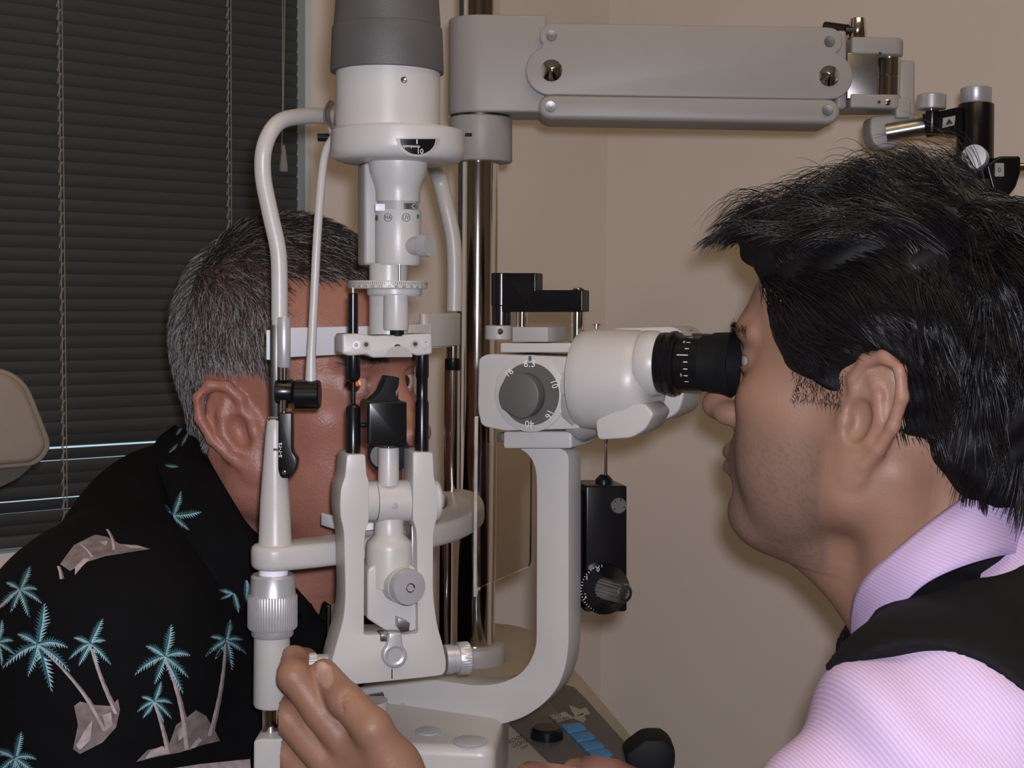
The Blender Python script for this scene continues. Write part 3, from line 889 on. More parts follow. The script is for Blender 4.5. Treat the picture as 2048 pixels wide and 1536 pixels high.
# yoke
yoke = [(694, 909), (731, 909), (733, 950), (738, 962), (738, 1042), (732, 1058), (729, 1080), (728, 1270), (836, 1268), (834, 1080), (832, 1056), (826, 1042), (826, 962), (826, 904), (866, 905), (868, 955), (874, 975), (876, 1005), (875, 1035), (867, 1062), (866, 1190), (874, 1250), (886, 1290), (893, 1325), (890, 1350), (840, 1356), (700, 1370), (672, 1366), (661, 1345), (664, 1320), (674, 1285), (688, 1235), (691, 1190), (688, 1062), (681, 1035), (680, 1005), (682, 975), (690, 955)]
yoke = fillet(yoke, [5, 5, 8, 6, 6, 8, 10, 6, 6, 10, 8, 6, 4, 5, 5, 10, 10, 10, 10, 14, 40, 30, 20, 12, 14, 8, 8, 10, 12, 12, 20, 30, 30, 14, 10, 10, 10, 10], 4)
L('yoke', b_prism(LF, yoke, -.016, .030, .0035), M['cream'], 'forked cream yoke')
b = B(); b_lx(LF, 1002, [(680, 38), (683, 41), (747, 41), (750, 40)], 0, 48, b); b_lx(LF, 1002, [(823, 40), (826, 41), (872, 41), (876, 38)], 0, 48, b)
L('pivot_barrel', b, M['cream'])
L('barrel_core', b_lx(LF, 1002, [(745, 37), (828, 37)], 0, 48), M['dark_steel'])
L('barrel_centre', b_lx(LF, 1002, [(751, 41), (752, 42), (821, 42), (822, 41)], 0, 48), M['cream'])
L('barrel_end', b_lx(LF, 1002, [(677, 33), (681, 35)], 0, 40), M['dial_grey'], 'grey end disc')
L('screw', b_ln(LF, 789, 1011, -.0128, [(0, 7), (.0008, 7), (.001, 5)], 20), M['cream_grey'])
L('bottle_column', b_lv(LF, 778, [(1035, 29), (1066, 30), (1072, 34), (1082, 44), (1094, 46.5), (1170, 46.5)], 0, 48), M['cream'])
L('column_box', b_prism(LF, fillet([(735, 1130), (835, 1130), (834, 1258), (826, 1263), (772, 1262), (735, 1238)], [20, 20, 6, 6, 6, 4]), -.010, .028, .002), M['cream'])
L('side_rail', b_rect(LF, 823, 1050, 830, 1240, -.006, .01, .0005), M['steel'])
P = LF.p(800, 1168, -.010); axk = Vector((.25, -.97, 0))
L('knob_boss', b_lathe(P, axk, [(-.002, 38 * ms), (.006, 37 * ms)], 40), M['cream'])
L('centring_knob', b_lathe(P, axk, [(.0055, 35 * ms), (.0065, 36.5 * ms, .9 * ms), (.0125, 36.5 * ms, .9 * ms), (.0135, 34.5 * ms), (.0138, 12 * ms), (.0138, 1 * ms)], 88), M['alu'], 'large silver centring knob')
L('knob_screw', b_lathe(P, axk, [(.0136, 9.5 * ms), (.0144, 9.5 * ms), (.0134, 6 * ms), (.0130, 1 * ms)], 24), M['dark_steel'])
L('latch', b_prism(LF, fillet([(796, 1236), (820, 1246), (818, 1262), (803, 1264), (796, 1256)], 2), -.018, .012, .001), M['steel'])
L('latch_block', b_rect(LF, 761, 1268, 775, 1284, -.018, .012, .001), M['steel'])
spoon = [(778, 1266), (803, 1266), (805, 1280)] + arc(790, 1312, 25, -50, 230, 18) + [(776, 1280)]
L('lock_lever', b_prism(LF, spoon, -.021, .006, .0012), M['alu'], 'silver spoon-shaped lock lever')
L('lever_dish', b_ln(LF, 790, 1311, -.021, [(.0, 19.5), (.0005, 19.5), (.0002, 18), (-.0002, 10), (-.0003, 1)], 32), M['alu'])
L('side_knob', b_lx(LF, 1317, [(889, 29), (903, 29), (904, 27), (914, 27), (915, 31), (917, 32.5, 1.2), (936, 32.5, 1.2), (938, 30)], 0, 72), M['alu'], 'knurled silver side knob')
L('side_knob', b_lx(LF, 1332, [(612, 24), (614, 27, 1), (632, 27, 1), (634, 24), (650, 23), (664, 26)], 0, 64), M['alu'], 'knurled side knob between finger and thumb')
L('engraved_mark', b_rect(LF, 783, 1338, 785, 1358, -.0163, .0005), M['dark_steel'])

# ================================================================== microscope
MF = Fr(725, 1400, 1.02, -24)
mf = MF.root('slit_lamp_microscope', 'cream binocular microscope on a curved arm before the doctors eye', 'microscope')
def N(name, bm, mat, lab=None): return done(name, bm, mat, mf, lab)
yc = -.0115
armp = [(1037, 896), (1137, 896), (1137, 1290), (1132, 1330), (1118, 1372), (1090, 1406), (1050, 1434), (1000, 1450), (945, 1456), (890, 1452), (810, 1438), (740, 1428), (700, 1424), (700, 1378), (760, 1368), (850, 1357), (900, 1364), (950, 1372), (1000, 1368), (1040, 1350), (1062, 1322), (1073, 1290), (1074, 1000), (1073, 945), (1066, 922), (1054, 906)]
N('support_arm', b_prism(MF, fillet(armp, 26, 4), yc, .023, .002), M['cream'], 'curved cream support arm')
N('arm_flange', b_rect(MF, 1006, 863, 1143, 897, yc - .010, .042, .002, 6), M['cream'])
N('knob_stub', b_rect(MF, 993, 866, 1007, 884, yc - .004, .012, .001), M['dial_grey'])
N('pivot_plug', b_ln(MF, 806, 1412, yc, [(0, 6), (.0004, 6)], 20), M['cream_grey'])
P = MF.p(752, 1404, yc - .006); axl = Vector((-.75, -.6, -.15))
N('clamp_screw', b_lathe(P, axl, [(-.006, 20 * ms), (.004, 20 * ms), (.0055, 19 * ms), (.006, 16 * ms), (.010, 16 * ms), (.0105, 14 * ms)], 10), M['steel'], 'grey arm clamp screw')
N('clamp_screw_head', b_lathe(P, axl, [(.0102, 6 * ms), (.0112, 6 * ms)], 16), M['dark_steel'])
bodyp = fillet([(957, 716), (975, 708), (1140, 714), (1158, 720), (1158, 858), (1010, 862), (962, 852), (955, 820)], [10, 8, 4, 4, 4, 10, 12, 20], 5)
N('body', b_prism(MF, bodyp, yc - .018, .060, .006, 4), M['cream'])
yd = yc - .018
N('dial_bezel', b_ln(MF, 1061, 787, yd, [(0, 77), (.0012, 77), (.0016, 75), (.0016, 1)], 64), M['cream'])
N('magnification_dial', b_ln(MF, 1061, 788, yd - .0012, [(0, 62.5), (.0012, 62.5), (.0016, 61.5), (.0016, 1)], 64), M['dial_grey'], 'grey magnification dial')
mdm = MF.m(1061, 788, yd)
pts = [(1052 + 40 * math.cos(a), 790 + 45 * math.sin(a)) for a in [RAD(t) for t in range(-215, 92, 6)]]
Pk = [MF.p(x, y, yd - .0016) for x, y in pts]
N('dial_knob', b_prism3(Pk, Vector((0.0, -.0125, 0)), .0012, 2), M['dial_grey'])
pdl = MF.onplane(yd - .0028, .0003)
for (s, x, y, r, sz) in (('6.3', 1059, 728, 0, 20), ('16', 1018, 746, -42, 18), ('10', 1108, 768, 72, 18), ('16', 1098, 828, 115, 18), ('40', 1059, 847, 180, 19), ('25', 1009, 812, 235, 18)):
    lettering(s, x, y, sz, pdl, M['ink'], mf, r)
decal([[(1057, 712), (1063, 712), (1063, 722), (1057, 722)]], MF.onplane(yd - .0016), M['dial_grey'], mf, 'index_mark')
N('top_plate', b_rect(MF, 1000, 686, 1142, 705, yc - .012, .046, .0015, 4), M['cream'])
b = b_rect(MF, 1024, 654, 1095, 684, yc - .012, .032, .0006)
b_lv(MF, 998, [(651, 26), (653, 27.5), (677, 27.5), (679, 26)], yc, 36, b)
N('mount_block', b, M['cream_grey'])
N('screw', b_ln(MF, 1001, 663, yc - .0088, [(0, 6), (.0008, 6), (.001, 4)], 18), M['chrome'])
b = b_lv(MF, 1003, [(546, 19), (548, 20.5), (610, 20.5), (612, 19), (650, 19)], yc, 36)
b_rect(MF, 1003, 546, 1071, 624, yc - .0065, .013, .001, 3, 3, b)
b_rect(MF, 1060, 580, 1165, 624, yc - .0065, .013, .001, 3, 3, b)
b_lv(MF, 1157, [(578, 11), (580, 12.5), (624, 12.5)], yc, 28, b)
N('tonometer_holder', b, M['black'], 'black stepped holder arm')
N('mount_post', b_lv(MF, 1044, [(622, 12), (656, 12)], yc, 28), M['chrome'])
N('mount_post', b_lv(MF, 1154, [(622, 14), (692, 14)], yc, 32), M['chrome'])
N('post_cap', b_lv(MF, 1157, [(574, 6), (576, 9), (580, 10)], yc, 24), M['chrome'])
b = b_lv(MF, 1193, [(648, 10), (651, 10), (651, 5), (664, 5)], .02, 16); b_lv(MF, 1177, [(660, 4), (668, 5)], .0, 12, b)
N('screw', b, M['chrome'])
# binocular housing
mE = MF.m(1250, 770, -.03)
N('prism_housing', b_lx(MF, 760, [(1159, 70), (1160, 86), (1164, 95), (1174, 100), (1190, 101.5), (1272, 101), (1290, 97), (1304, 88), (1312, 72), (1314, 50)], -.020, 72), M['cream'], 'near half of the binocular housing')
hs2 = fillet([(1180, 690), (1225, 656), (1345, 653), (1368, 666), (1372, 735), (1366, 800), (1355, 828), (1310, 848), (1200, 850)], [14, 14, 10, 12, 20, 14, 14, 14, 14], 4)
N('prism_housing', b_prism(MF, hs2, .006, .045, .009, 5), M['cream'], 'far half of the binocular housing')
N('lower_prism', b_prism(MF, fillet([(1256, 810), (1288, 806), (1308, 828), (1290, 860), (1262, 876), (1195, 880), (1190, 840)], 10, 4), -.048, .036, .005, 3), M['cream'])
b = B(); b_lx(MF, 770, [(1142, 58), (1146, 60), (1160, 62), (1166, 60)], -.012, 64, b)
N('housing_flange', b, M['cream'])
b = b_lx(MF, 800, [(1150, 76), (1170, 84), (1172, 84), (1200, 70), (1214, 40)], -.006, 56)
N('housing_foot', b, M['cream_grey'])
def eyepiece(yl, py, dx, lab):
    e = N('eyepiece', b_lx(MF, py, [(1320 + dx, 58), (1323 + dx, 61), (1334 + dx, 62), (1336 + dx, 60), (1340 + dx, 60), (1342 + dx, 63), (1348 + dx, 65), (1353 + dx, 65), (1356 + dx, 62), (1360 + dx, 62), (1362 + dx, 56), (1408 + dx, 55)], yl, 64), M['black'], lab)
    N('eyepiece_neck', b_lx(MF, py, [(1284 + dx, 62), (1290 + dx, 66), (1312 + dx, 66), (1322 + dx, 62)], yl, 56), M['cream'])
    N('eyecup', b_lx(MF, py, [(1404 + dx, 54), (1407 + dx, 56.5), (1440 + dx, 58), (1450 + dx, 60), (1460 + dx, 64), (1465 + dx, 65.5), (1467 + dx, 64), (1460 + dx, 58), (1440 + dx, 46), (1432 + dx, 10)], yl, 56), M['black_matt'], 'flared rubber eyecup')
    return e
YE = -.031
eyepiece(YE, 727, 0, 'near eyepiece barrel')
eyepiece(.031, 722, 22, 'far eyepiece barrel')
# scale marks on the near eyepiece
pe0 = MF.p(1385, 727, YE); re_ = 56.2 * MF.m(1385, 727, YE)
V, F_ = [], []
def onbar(px, ang):
    x = MF.p(px, 727, YE).x
    return (x, YE - (re_ + .0002) * math.cos(ang), pe0.z + (re_ + .0002) * math.sin(ang))
for i, a in enumerate((62, 44, 28, 14, 0, -14, -28, -42)):
    a = RAD(a + 6)
    n0 = len(V)
    x0_ = 1380 if i != 3 else 1366
    V += [onbar(x0_ + 3, a), onbar(1391, a), onbar(1391, a - .03), onbar(x0_ + 3, a - .03)]; F_.append((n0, n0 + 1, n0 + 2, n0 + 3))
me = bpy.data.meshes.new('eyepiece_ticks'); me.from_pydata(V, [], F_)
mesh_obj('eyepiece_ticks', me, M['ink'], mf, sharp=None)
for s, a in (('0', 50), ('5', -22)):
    lettering(s, 0, 0, 9, lambda px, py, a=a: Vector(onbar(1378 + px, RAD(a) - py * MF.m(1385, 727, YE) / re_)), M['ink'], mf)
V = [onbar(1368, RAD(38)), onbar(1402, RAD(38)), onbar(1402, RAD(30)), onbar(1368, RAD(30))]
# breath shield
shx = MF.p(953, 1000, -.035).x
zs0, zs1 = MF.p(953, 1183, -.04).z, MF.p(953, 835, -.04).z
yA, yB = MF.loc(W(953, 1100, .945)).y, MF.loc(W(1073, 1100, 1.03)).y
out = fillet([(yA, zs0), (yB, zs0), (yB, zs1 - .02), (yA + .02, zs1 - .02), (yA + .018, zs1), (yA, zs1)], [.006, .006, .01, .002, .003, .003], 5)
N('breath_shield', b_prism3([Vector((shx, y, z)) for y, z in out], Vector((-.0022, 0, 0)), .0, 2), M['acrylic'], 'clear acrylic breath shield')
N('shield_edge_glint', b_tube([Vector((shx - .001, yA - .0004, zs1)), Vector((shx - .001, yA - .0004, zs0 + .004)), Vector((shx - .001, yA + .002, zs0 - .0002)), Vector((shx - .001, yA + .006, zs0 - .0006))], .0013, 10, 4), M['acrylic_edge_glint'], 'rounded shield edge, painted pale as its flash highlight')  # edge highlight painted as a thin pale tube

# ================================================================== applanation tonometer behind the arm
TF = Fr(1205, 1220, 0.985, 12)
tf = TF.root('tonometer', 'black box tonometer with round dial mounted behind the microscope arm', 'tonometer')
tm = TF.m(1205, 1100)
done('housing', b_rect(TF, 1172, 972, 1254, 1222, -.012, .034, .0012), M['black'], tf)
done('base_plate', b_rect(TF, 1170, 1214, 1251, 1223, -.014, .036, .0006), M['black'], tf)
done('mounting_rail', b_rect(TF, 1130, 985, 1176, 1205, .0, .014, .001), M['black_matt'], tf)
done('shaft_neck', b_lv(TF, 1208, [(949, 8), (958, 17), (978, 17)], .004, 24), M['black'], tf)
done('measuring_rod', b_lv(TF, 1212, [(890, 3), (952, 3.6)], .004, 16), M['chrome'], tf)
done('rod_tip', b_lv(TF, 1213, [(868, 2), (872, 4), (886, 4), (889, 3)], .004, 16), M['chrome'], tf)
done('round_plate', b_ln(TF, 1237, 1011, -.012, [(0, 16), (.0012, 16), (.0016, 14.5), (.0016, 1)], 32), M['dial_grey'], tf)
for (x, y) in ((1228, 1018), (1241, 1000), (1248, 1014), (1230, 1003)):
    done('screw', b_ln(TF, x, y, -.0136, [(0, 2.2), (.0005, 2)], 10), M['chrome'], tf)
done('drum_dial', b_ln(TF, 1206, 1176, -.012, [(0, 50), (.006, 50), (.0075, 46), (.014, 30), (.017, 24), (.017, 1)], 56), M['black'], tf, 'black drum dial')
done('drum_knob', b_ln(TF, 1206, 1176, -.026, [(0, 22, 2), (.022, 20, 2), (.0225, 18), (.0235, 17), (.0238, 9), (.0228, 8), (.0228, 1)], 40, (.42, -.9, 0)), M['steel'], tf, 'ribbed silver knob')
V, F_ = [], []
c0 = TF.p(1206, 1176, -.0185)
for i in range(22):
    a = RAD(95 + i * 7.5); R0, R1 = (44 if i % 5 else 42) * tm, 47 * tm
    n0 = len(V)
    for rr, da in ((R0, -.012), (R0, .012), (R1, .012), (R1, -.012)):
        V.append((c0.x + rr * math.cos(a + da), -.0197 + (.0 if rr == R1 else -.0001), c0.z + rr * math.sin(a + da)))
    F_.append((n0, n0 + 1, n0 + 2, n0 + 3))
me = bpy.data.meshes.new('dial_ticks'); me.from_pydata(V, [], F_)
mesh_obj('dial_ticks', me, M['ink'], tf, sharp=None)
for s, a in (('1', 148), ('2', 205), ('0', 105)):
    lettering(s, 1206 + 38 * math.cos(RAD(a)), 1176 - 38 * math.sin(RAD(a)), 13, TF.onplane(-.0205), M['ink'], tf, 0)
# ================================================================== soft body modelling tools
class Vol:
    def __init__(s, lo, hi, res):
        s.lo = np.array(lo, float); s.res = res
        n = np.ceil((np.array(hi) - s.lo) / res).astype(int) + 1
        s.f = np.full(tuple(n), 0.06, np.float32)
        s.ax = [(s.lo[i] + res * np.arange(n[i])).astype(np.float32) for i in range(3)]
    def _blk(s, lo, hi, pad):
        sl = []
        for i in range(3):
            a = int(max(0, math.floor((lo[i] - pad - s.lo[i]) / s.res)))
            b = int(min(s.f.shape[i], math.ceil((hi[i] + pad - s.lo[i]) / s.res) + 1))
            if b <= a: return None
            sl.append(slice(a, b))
        return tuple(sl)
    def _apply(s, fn, lo, hi, k, sub):
        sl = s._blk(lo, hi, k + 3 * s.res)
        if sl is None: return
        X = s.ax[0][sl[0]][:, None, None]; Y = s.ax[1][sl[1]][None, :, None]; Z = s.ax[2][sl[2]][None, None, :]
        d = fn(X, Y, Z)
        a = s.f[sl]
        if sub:
            h = np.clip(0.5 - 0.5 * (a + d) / k, 0, 1)
            s.f[sl] = a * (1 - h) - d * h + k * h * (1 - h)
        else:
            h = np.clip(0.5 + 0.5 * (a - d) / k, 0, 1)
            s.f[sl] = a * (1 - h) + d * h - k * h * (1 - h)
    def ell(s, c, r, k=0.01, R=None, sub=False):
        c = np.array(c, float); r = np.array(r, float)
        R = np.eye(3) if R is None else np.array(R, float)   # columns: local axes
        ext = np.sqrt(((R * r[None, :]) ** 2).sum(1))
        def fn(X, Y, Z):
            dx, dy, dz = X - c[0], Y - c[1], Z - c[2]
            q = [dx * R[0, i] + dy * R[1, i] + dz * R[2, i] for i in range(3)]
            k0 = np.sqrt(sum((q[i] / r[i]) ** 2 for i in range(3)))
            k1 = np.sqrt(sum((q[i] / r[i] ** 2) ** 2 for i in range(3))) + 1e-9
            return (k0 * (k0 - 1) / k1).astype(np.float32)
        s._apply(fn, c - ext, c + ext, k, sub)
    def cap(s, a, b, ra, rb=None, k=0.01, sub=False):
        a = np.array(a, float); b = np.array(b, float)
        rb = ra if rb is None else rb
        m = max(ra, rb)
        ab = b - a; L2 = float(ab @ ab) + 1e-12
        def fn(X, Y, Z):
            t = np.clip(((X - a[0]) * ab[0] + (Y - a[1]) * ab[1] + (Z - a[2]) * ab[2]) / L2, 0, 1)
            return (np.sqrt((X - a[0] - t * ab[0]) ** 2 + (Y - a[1] - t * ab[1]) ** 2 + (Z - a[2] - t * ab[2]) ** 2) - (ra + (rb - ra) * t)).astype(np.float32)
        s._apply(fn, np.minimum(a, b) - m, np.maximum(a, b) + m, k, sub)
    def chain(s, pts, rad, k=0.006, sub=False):
        for i in range(len(pts) - 1):
            s.cap(pts[i], pts[i + 1], rad[i], rad[i + 1], k, sub)
    def mesh(s):
        f = s.f; sg = f < 0
        nx, ny, nz = f.shape
        acc = np.zeros((nx - 1, ny - 1, nz - 1), np.int8)
        for dx in (0, 1):
            for dy in (0, 1):
                for dz in (0, 1):
                    acc += sg[dx:nx - 1 + dx, dy:ny - 1 + dy, dz:nz - 1 + dz]
        mask = (acc > 0) & (acc < 8)
        idx = np.argwhere(mask)
        pos = np.zeros((len(idx), 3)); cnt = np.zeros(len(idx))
        cor = [(0, 0, 0), (1, 0, 0), (0, 1, 0), (1, 1, 0), (0, 0, 1), (1, 0, 1), (0, 1, 1), (1, 1, 1)]
        for (p, q) in ((0, 1), (2, 3), (4, 5), (6, 7), (0, 2), (1, 3), (4, 6), (5, 7), (0, 4), (1, 5), (2, 6), (3, 7)):
            A = np.array(cor[p]); Bq = np.array(cor[q])
            ia, ib = idx + A, idx + Bq
            fa = f[ia[:, 0], ia[:, 1], ia[:, 2]]; fb = f[ib[:, 0], ib[:, 1], ib[:, 2]]
            cr = (fa < 0) != (fb < 0)
            t = np.where(cr, fa / np.where(cr, fa - fb, 1), 0)
            pos += np.where(cr[:, None], A[None] + t[:, None] * (Bq - A)[None], 0); cnt += cr
        V = s.lo + s.res * (idx + pos / cnt[:, None])
        vid = np.full(mask.shape, -1, np.int32); vid[mask] = np.arange(len(idx))
        Q = []
        for ax in range(3):
            o1, o2 = (ax + 1) % 3, (ax + 2) % 3
            n = [nx, ny, nz]
            sl0 = [slice(1, n[0] - 1), slice(1, n[1] - 1), slice(1, n[2] - 1)]
            sl1 = list(sl0)
            sl0[ax] = slice(0, n[ax] - 1); sl1[ax] = slice(1, n[ax])
            a = sg[tuple(sl0)]; b = sg[tuple(sl1)]
            e = np.argwhere(a != b)
            off = np.array([1, 1, 1]); off[ax] = 0
            e2 = e + off
            u1 = np.zeros(3, int); u1[o1] = 1
            u2 = np.zeros(3, int); u2[o2] = 1
            g = lambda c: vid[c[:, 0], c[:, 1], c[:, 2]]
            q = np.stack([g(e2 - u1 - u2), g(e2 - u2), g(e2), g(e2 - u1)], 1)
            flip = ~a[e[:, 0], e[:, 1], e[:, 2]]
            q[flip] = q[flip][:, ::-1]
            Q.append(q)
        return V, np.concatenate(Q)

def np_mesh(name, V, Q):
    me = bpy.data.meshes.new(name)
    me.from_pydata(V.tolist(), [], Q.tolist())
    me.update()
    return me

def vcol(me, C, name='Col'):
    at = me.color_attributes.new(name, 'FLOAT_COLOR', 'POINT')
    D = np.ones((len(C), 4), np.float32); D[:, :3] = C
    at.data.foreach_set('color', D.ravel())

def normals(V, Q):
    n = np.cross(V[Q[:, 2]] - V[Q[:, 0]], V[Q[:, 3]] - V[Q[:, 1]])
    N_ = np.zeros_like(V)
    for i in range(4): np.add.at(N_, Q[:, i], n)
    return N_ / (np.linalg.norm(N_, axis=1, keepdims=True) + 1e-12)

def sm(x, a, b):
    t = np.clip((x - a) / (b - a), 0, 1)
    return t * t * (3 - 2 * t)

def ear_pts(side, lean, E, flare=0.42):
    """returns f(u back, v up, w out) -> head point"""
    ub = np.array([-math.cos(flare), side * math.sin(flare), 0]); wv = np.array([math.sin(flare), side * math.cos(flare), 0]); up = np.array([0, 0, 1.0])
    c, s_ = math.cos(lean), math.sin(lean)
    def f(u, v, w=0.0):
        return np.array(E) + ub * (u * c + v * s_) + up * (v * c - u * s_) + wv * w
    return f, np.stack([ub * c - up * s_, up * c + ub * s_, wv], 1)

def head_vol(P, res=0.0017):
    v = Vol((-.135, -.105, -.22), (.135, .105, .165), res)
    bk = P.get('back', 0.0)
    v.ell((-.012 + bk / 2, 0, .045), (.100 - bk / 2, .077, .090), .01)
    if P.get('crown'):
        v.ell((-.014 + bk / 2, 0, .050 + P['crown']), (.090 - bk / 2, .071, .084), .02)
    v.ell((.028, 0, .052), (.062, .064, .064), .02)
    v.cap((.081, -.030, .044), (.081, .030, .044), .012, .012, .016)
    v.ell((.033, 0, -.012), (.058, .060, .074), .02)
    for sd in (-1, 1):
        v.ell((.056, sd * .045, .002), (.027, .021, .020), .018)
        v.cap((.000, sd * .054, -.050), (.066, sd * .017, -.084), .017, .015, .028)
        v.ell((.044, sd * .036, -.036), (.038, .026, .044), .02)
        v.cap((-.002, sd * .058, -.02), (.0, sd * .054, -.05), .016, .016, .025)
    v.ell((.079, 0, -.082), (.016, .022, .016), .018)
    v.ell((.073, 0, -.045), (.026, .030, .032), .015)
    nl = P.get('nose', 1.0)
    v.cap((.086, 0, .034), (.106 + .004 * nl, 0, -.006), .0085, .0095, .010)
    v.ell((.108 + .004 * nl, 0, -.010), (.0125, .0125, .0105), .008)
    for sd in (-1, 1):
        v.ell((.099, sd * .0125, -.014), (.0115, .0075, .0085), .006)
        v.ell((.104, sd * .006, -.0205), (.005, .003, .003), .003, sub=True)
    for sd in (-1, 1):
        v.ell((.096, sd * .033, .026), (.016, .018, .0115), .012, sub=True)
        v.ell((.0745, sd * .032, .0265), (.0142, .0150, .0137), .004)
        v.ell((.0885, sd * .0345, .0262), (.0150, .0150, P.get('lid', .0044)), .0012, sub=True)
        v.cap((.084, sd * .018, .0445), (.076, sd * .047, .045), .0055, .004, .008)
    v.chain([(.088, -.022, -.0445), (.0965, -.010, -.0405), (.0985, 0, -.0415), (.0965, .010, -.0405), (.088, .022, -.0445)], [.002, .0048, .0050, .0048, .002], .004)
    v.chain([(.088, -.021, -.0465), (.095, -.010, -.0515), (.0965, 0, -.0525), (.095, .010, -.0515), (.088, .021, -.0465)], [.002, .005, .0056, .005, .002], .004)
    v.chain([(.092, -.024, -.0465), (.1015, -.008, -.0468), (.1025, 0, -.0470), (.1015, .008, -.0468), (.092, .024, -.0465)], [.0010] * 5, .0018, True)
    v.ell((.100, 0, -.066), (.012, .020, .006), .008, sub=True)
    # neck and throat
    nb = P.get('neck', (-.05, 0, -.19))
    v.cap((-.03, 0, -.03), nb, .052, .060, .03)
    v.cap((.045, 0, -.082), (nb[0] + .055, 0, -.13), .026, .030, .03)
    for sd in (-1, 1):
        v.cap((-.028, sd * .055, -.035), (nb[0] + .05, sd * .022, -.19), .013, .012, .018)
    # ears
    for sd in (-1, 1):
        f, R = ear_pts(sd, P.get('lean', .2), (.004 + P.get('earx', 0.0), sd * .0705, -.004 + P.get('earz', 0.0)), P.get('flare', .42))
        es = P.get('ear', 1.0)
        g = lambda u, vv, w=0.0: f(u * es, vv * es, w * es)
        v.ell(g(.014, .004, -.001), (.0155 * es, .029 * es, .0045 * es), .006, R)
        v.ell(g(.008, -.002, -.006), (.014 * es, .022 * es, .010 * es), .008, R)
        rim = [(.004, .008, .001), (.001, .020, .002), (.006, .031, .003), (.016, .036, .004), (.026, .031, .0045), (.0305, .018, .0045), (.029, .002, .0035), (.023, -.012, .002), (.017, -.022, .001)]
        v.chain([g(*q) for q in rim], [.003 * es, .0034 * es, .0036 * es, .0037 * es, .0037 * es, .0036 * es, .0034 * es, .0034 * es, .004 * es], .0025)
        v.ell(g(.0105, -.027, 0), (.0085 * es, .0095 * es, .0050 * es), .006, R)
        v.ell(g(.0215, .019, .0058), (.0055 * es, .013 * es, .0040 * es), .002, R, True)
        v.ell(g(.0095, .000, .0060), (.0080 * es, .0125 * es, .0082 * es), .003, R, True)
        ah = [(.010, .024, .001), (.017, .015, .002), (.021, .003, .002), (.018, -.010, .0015), (.012, -.016, .001)]
        v.chain([g(*q) for q in ah], [.0026 * es, .003 * es, .003 * es, .003 * es, .003 * es], .003)
        v.ell(g(.0010, -.003, .0015), (.0040 * es, .006 * es, .0035 * es), .003, R)
    return v

def head_matrix(c, yaw, pitch=0.0, roll=0.0, s=1.0):
    """yaw: direction the face looks at in the ground plane (radians from +x); pitch > 0 looks up"""
    return Matrix.Translation(c) @ Matrix.Rotation(yaw, 4, 'Z') @ Matrix.Rotation(-pitch, 4, 'Y') @ Matrix.Rotation(roll, 4, 'X') @ Matrix.Scale(s, 4)

def xf(Mx, V):
    A = np.array(Mx)
    return V @ A[:3, :3].T + A[:3, 3]

def strands_mesh(name, S, Wd, C):
    """S (n, m, 3) strand points, Wd (n, m) radii, C (n, 3) colours: three-sided tapering hairs"""
    n, m, _ = S.shape
    T = np.gradient(S, axis=1)
    T /= np.linalg.norm(T, axis=2, keepdims=True) + 1e-9
    ref = np.where(np.abs(T[..., 2:3]) > .9, np.array([1.0, 0, 0]), np.array([0, 0, 1.0]))
    U = np.cross(T, ref); U /= np.linalg.norm(U, axis=2, keepdims=True) + 1e-9
    Wv = np.cross(T, U)
    V = np.zeros((n, m, 3, 3))
    for j in range(3):
        a = 2 * math.pi * j / 3
        V[:, :, j] = S + (U * math.cos(a) + Wv * math.sin(a)) * Wd[..., None]
    ids = np.arange(n * m * 3).reshape(n, m, 3)
    F_ = []
    for j in range(3):
        k = (j + 1) % 3
        F_.append(np.stack([ids[:, :-1, j], ids[:, :-1, k], ids[:, 1:, k], ids[:, 1:, j]], -1).reshape(-1, 4))
    me = np_mesh(name, V.reshape(-1, 3), np.concatenate(F_))
    vcol(me, np.repeat(C, m * 3, axis=0))
    return me

def sample(V, Q, keep, n, rng):
    """random points with normals on quads whose corners are all kept"""
    q = Q[keep[Q].all(1)]
    A = np.linalg.norm(np.cross(V[q[:, 2]] - V[q[:, 0]], V[q[:, 3]] - V[q[:, 1]]), axis=1)
    pick = rng.choice(len(q), n, p=A / A.sum())
    a, b = rng.random(n)[:, None], rng.random(n)[:, None]
    q = q[pick]
    P = (V[q[:, 0]] * (1 - a) + V[q[:, 1]] * a) * (1 - b) + (V[q[:, 3]] * (1 - a) + V[q[:, 2]] * a) * b
    return P, q[:, 0]

def eyeball(name, c, r, gaze, parent, iris=(.10, .05, .025), sclera=(.75, .66, .62), mat=None):
    b = bmesh.new()
    bmesh.ops.create_uvsphere(b, u_segments=40, v_segments=40, radius=r)
    me = bpy.data.meshes.new(name); 
    g = Vector(gaze).normalized()
    rot = Vector((0, 0, 1)).rotation_difference(g)
    bmesh.ops.rotate(b, verts=b.verts, cent=(0, 0, 0), matrix=rot.to_matrix())
    b.to_mesh(me); b.free()
    V = np.array([v.co[:] for v in me.vertices])
    d = V @ np.array(g[:]) / r
    ang = np.degrees(np.arccos(np.clip(d, -1, 1)))
    C = np.where((ang < 28)[:, None], np.array(iris), np.array(sclera))
    C = np.where((ang < 12)[:, None], np.array((.01, .008, .008)), C)
    vcol(me, C)
    o = mesh_obj(name, me, mat, parent)
    o.location = c
    return o
ones = (1.0, 1.0, 1.0)
M['eye'] = material('eye', ones, 0.08, var=0.0, attr='Col', coat=0.6)
M['eye'].node_tree.nodes['Principled BSDF'].inputs['Specular IOR Level'].default_value = 0.6
M['skin_p'] = material('ruddy_skin', ones, 0.42, spec=0.45, var=0.10, vscale=90, bump=0.40, bscale=520, attr='Col', sss=0.08)
M['skin_d'] = material('tan_skin', ones, 0.48, spec=0.4, var=0.06, vscale=90, bump=0.18, bscale=800, attr='Col', sss=0.08)
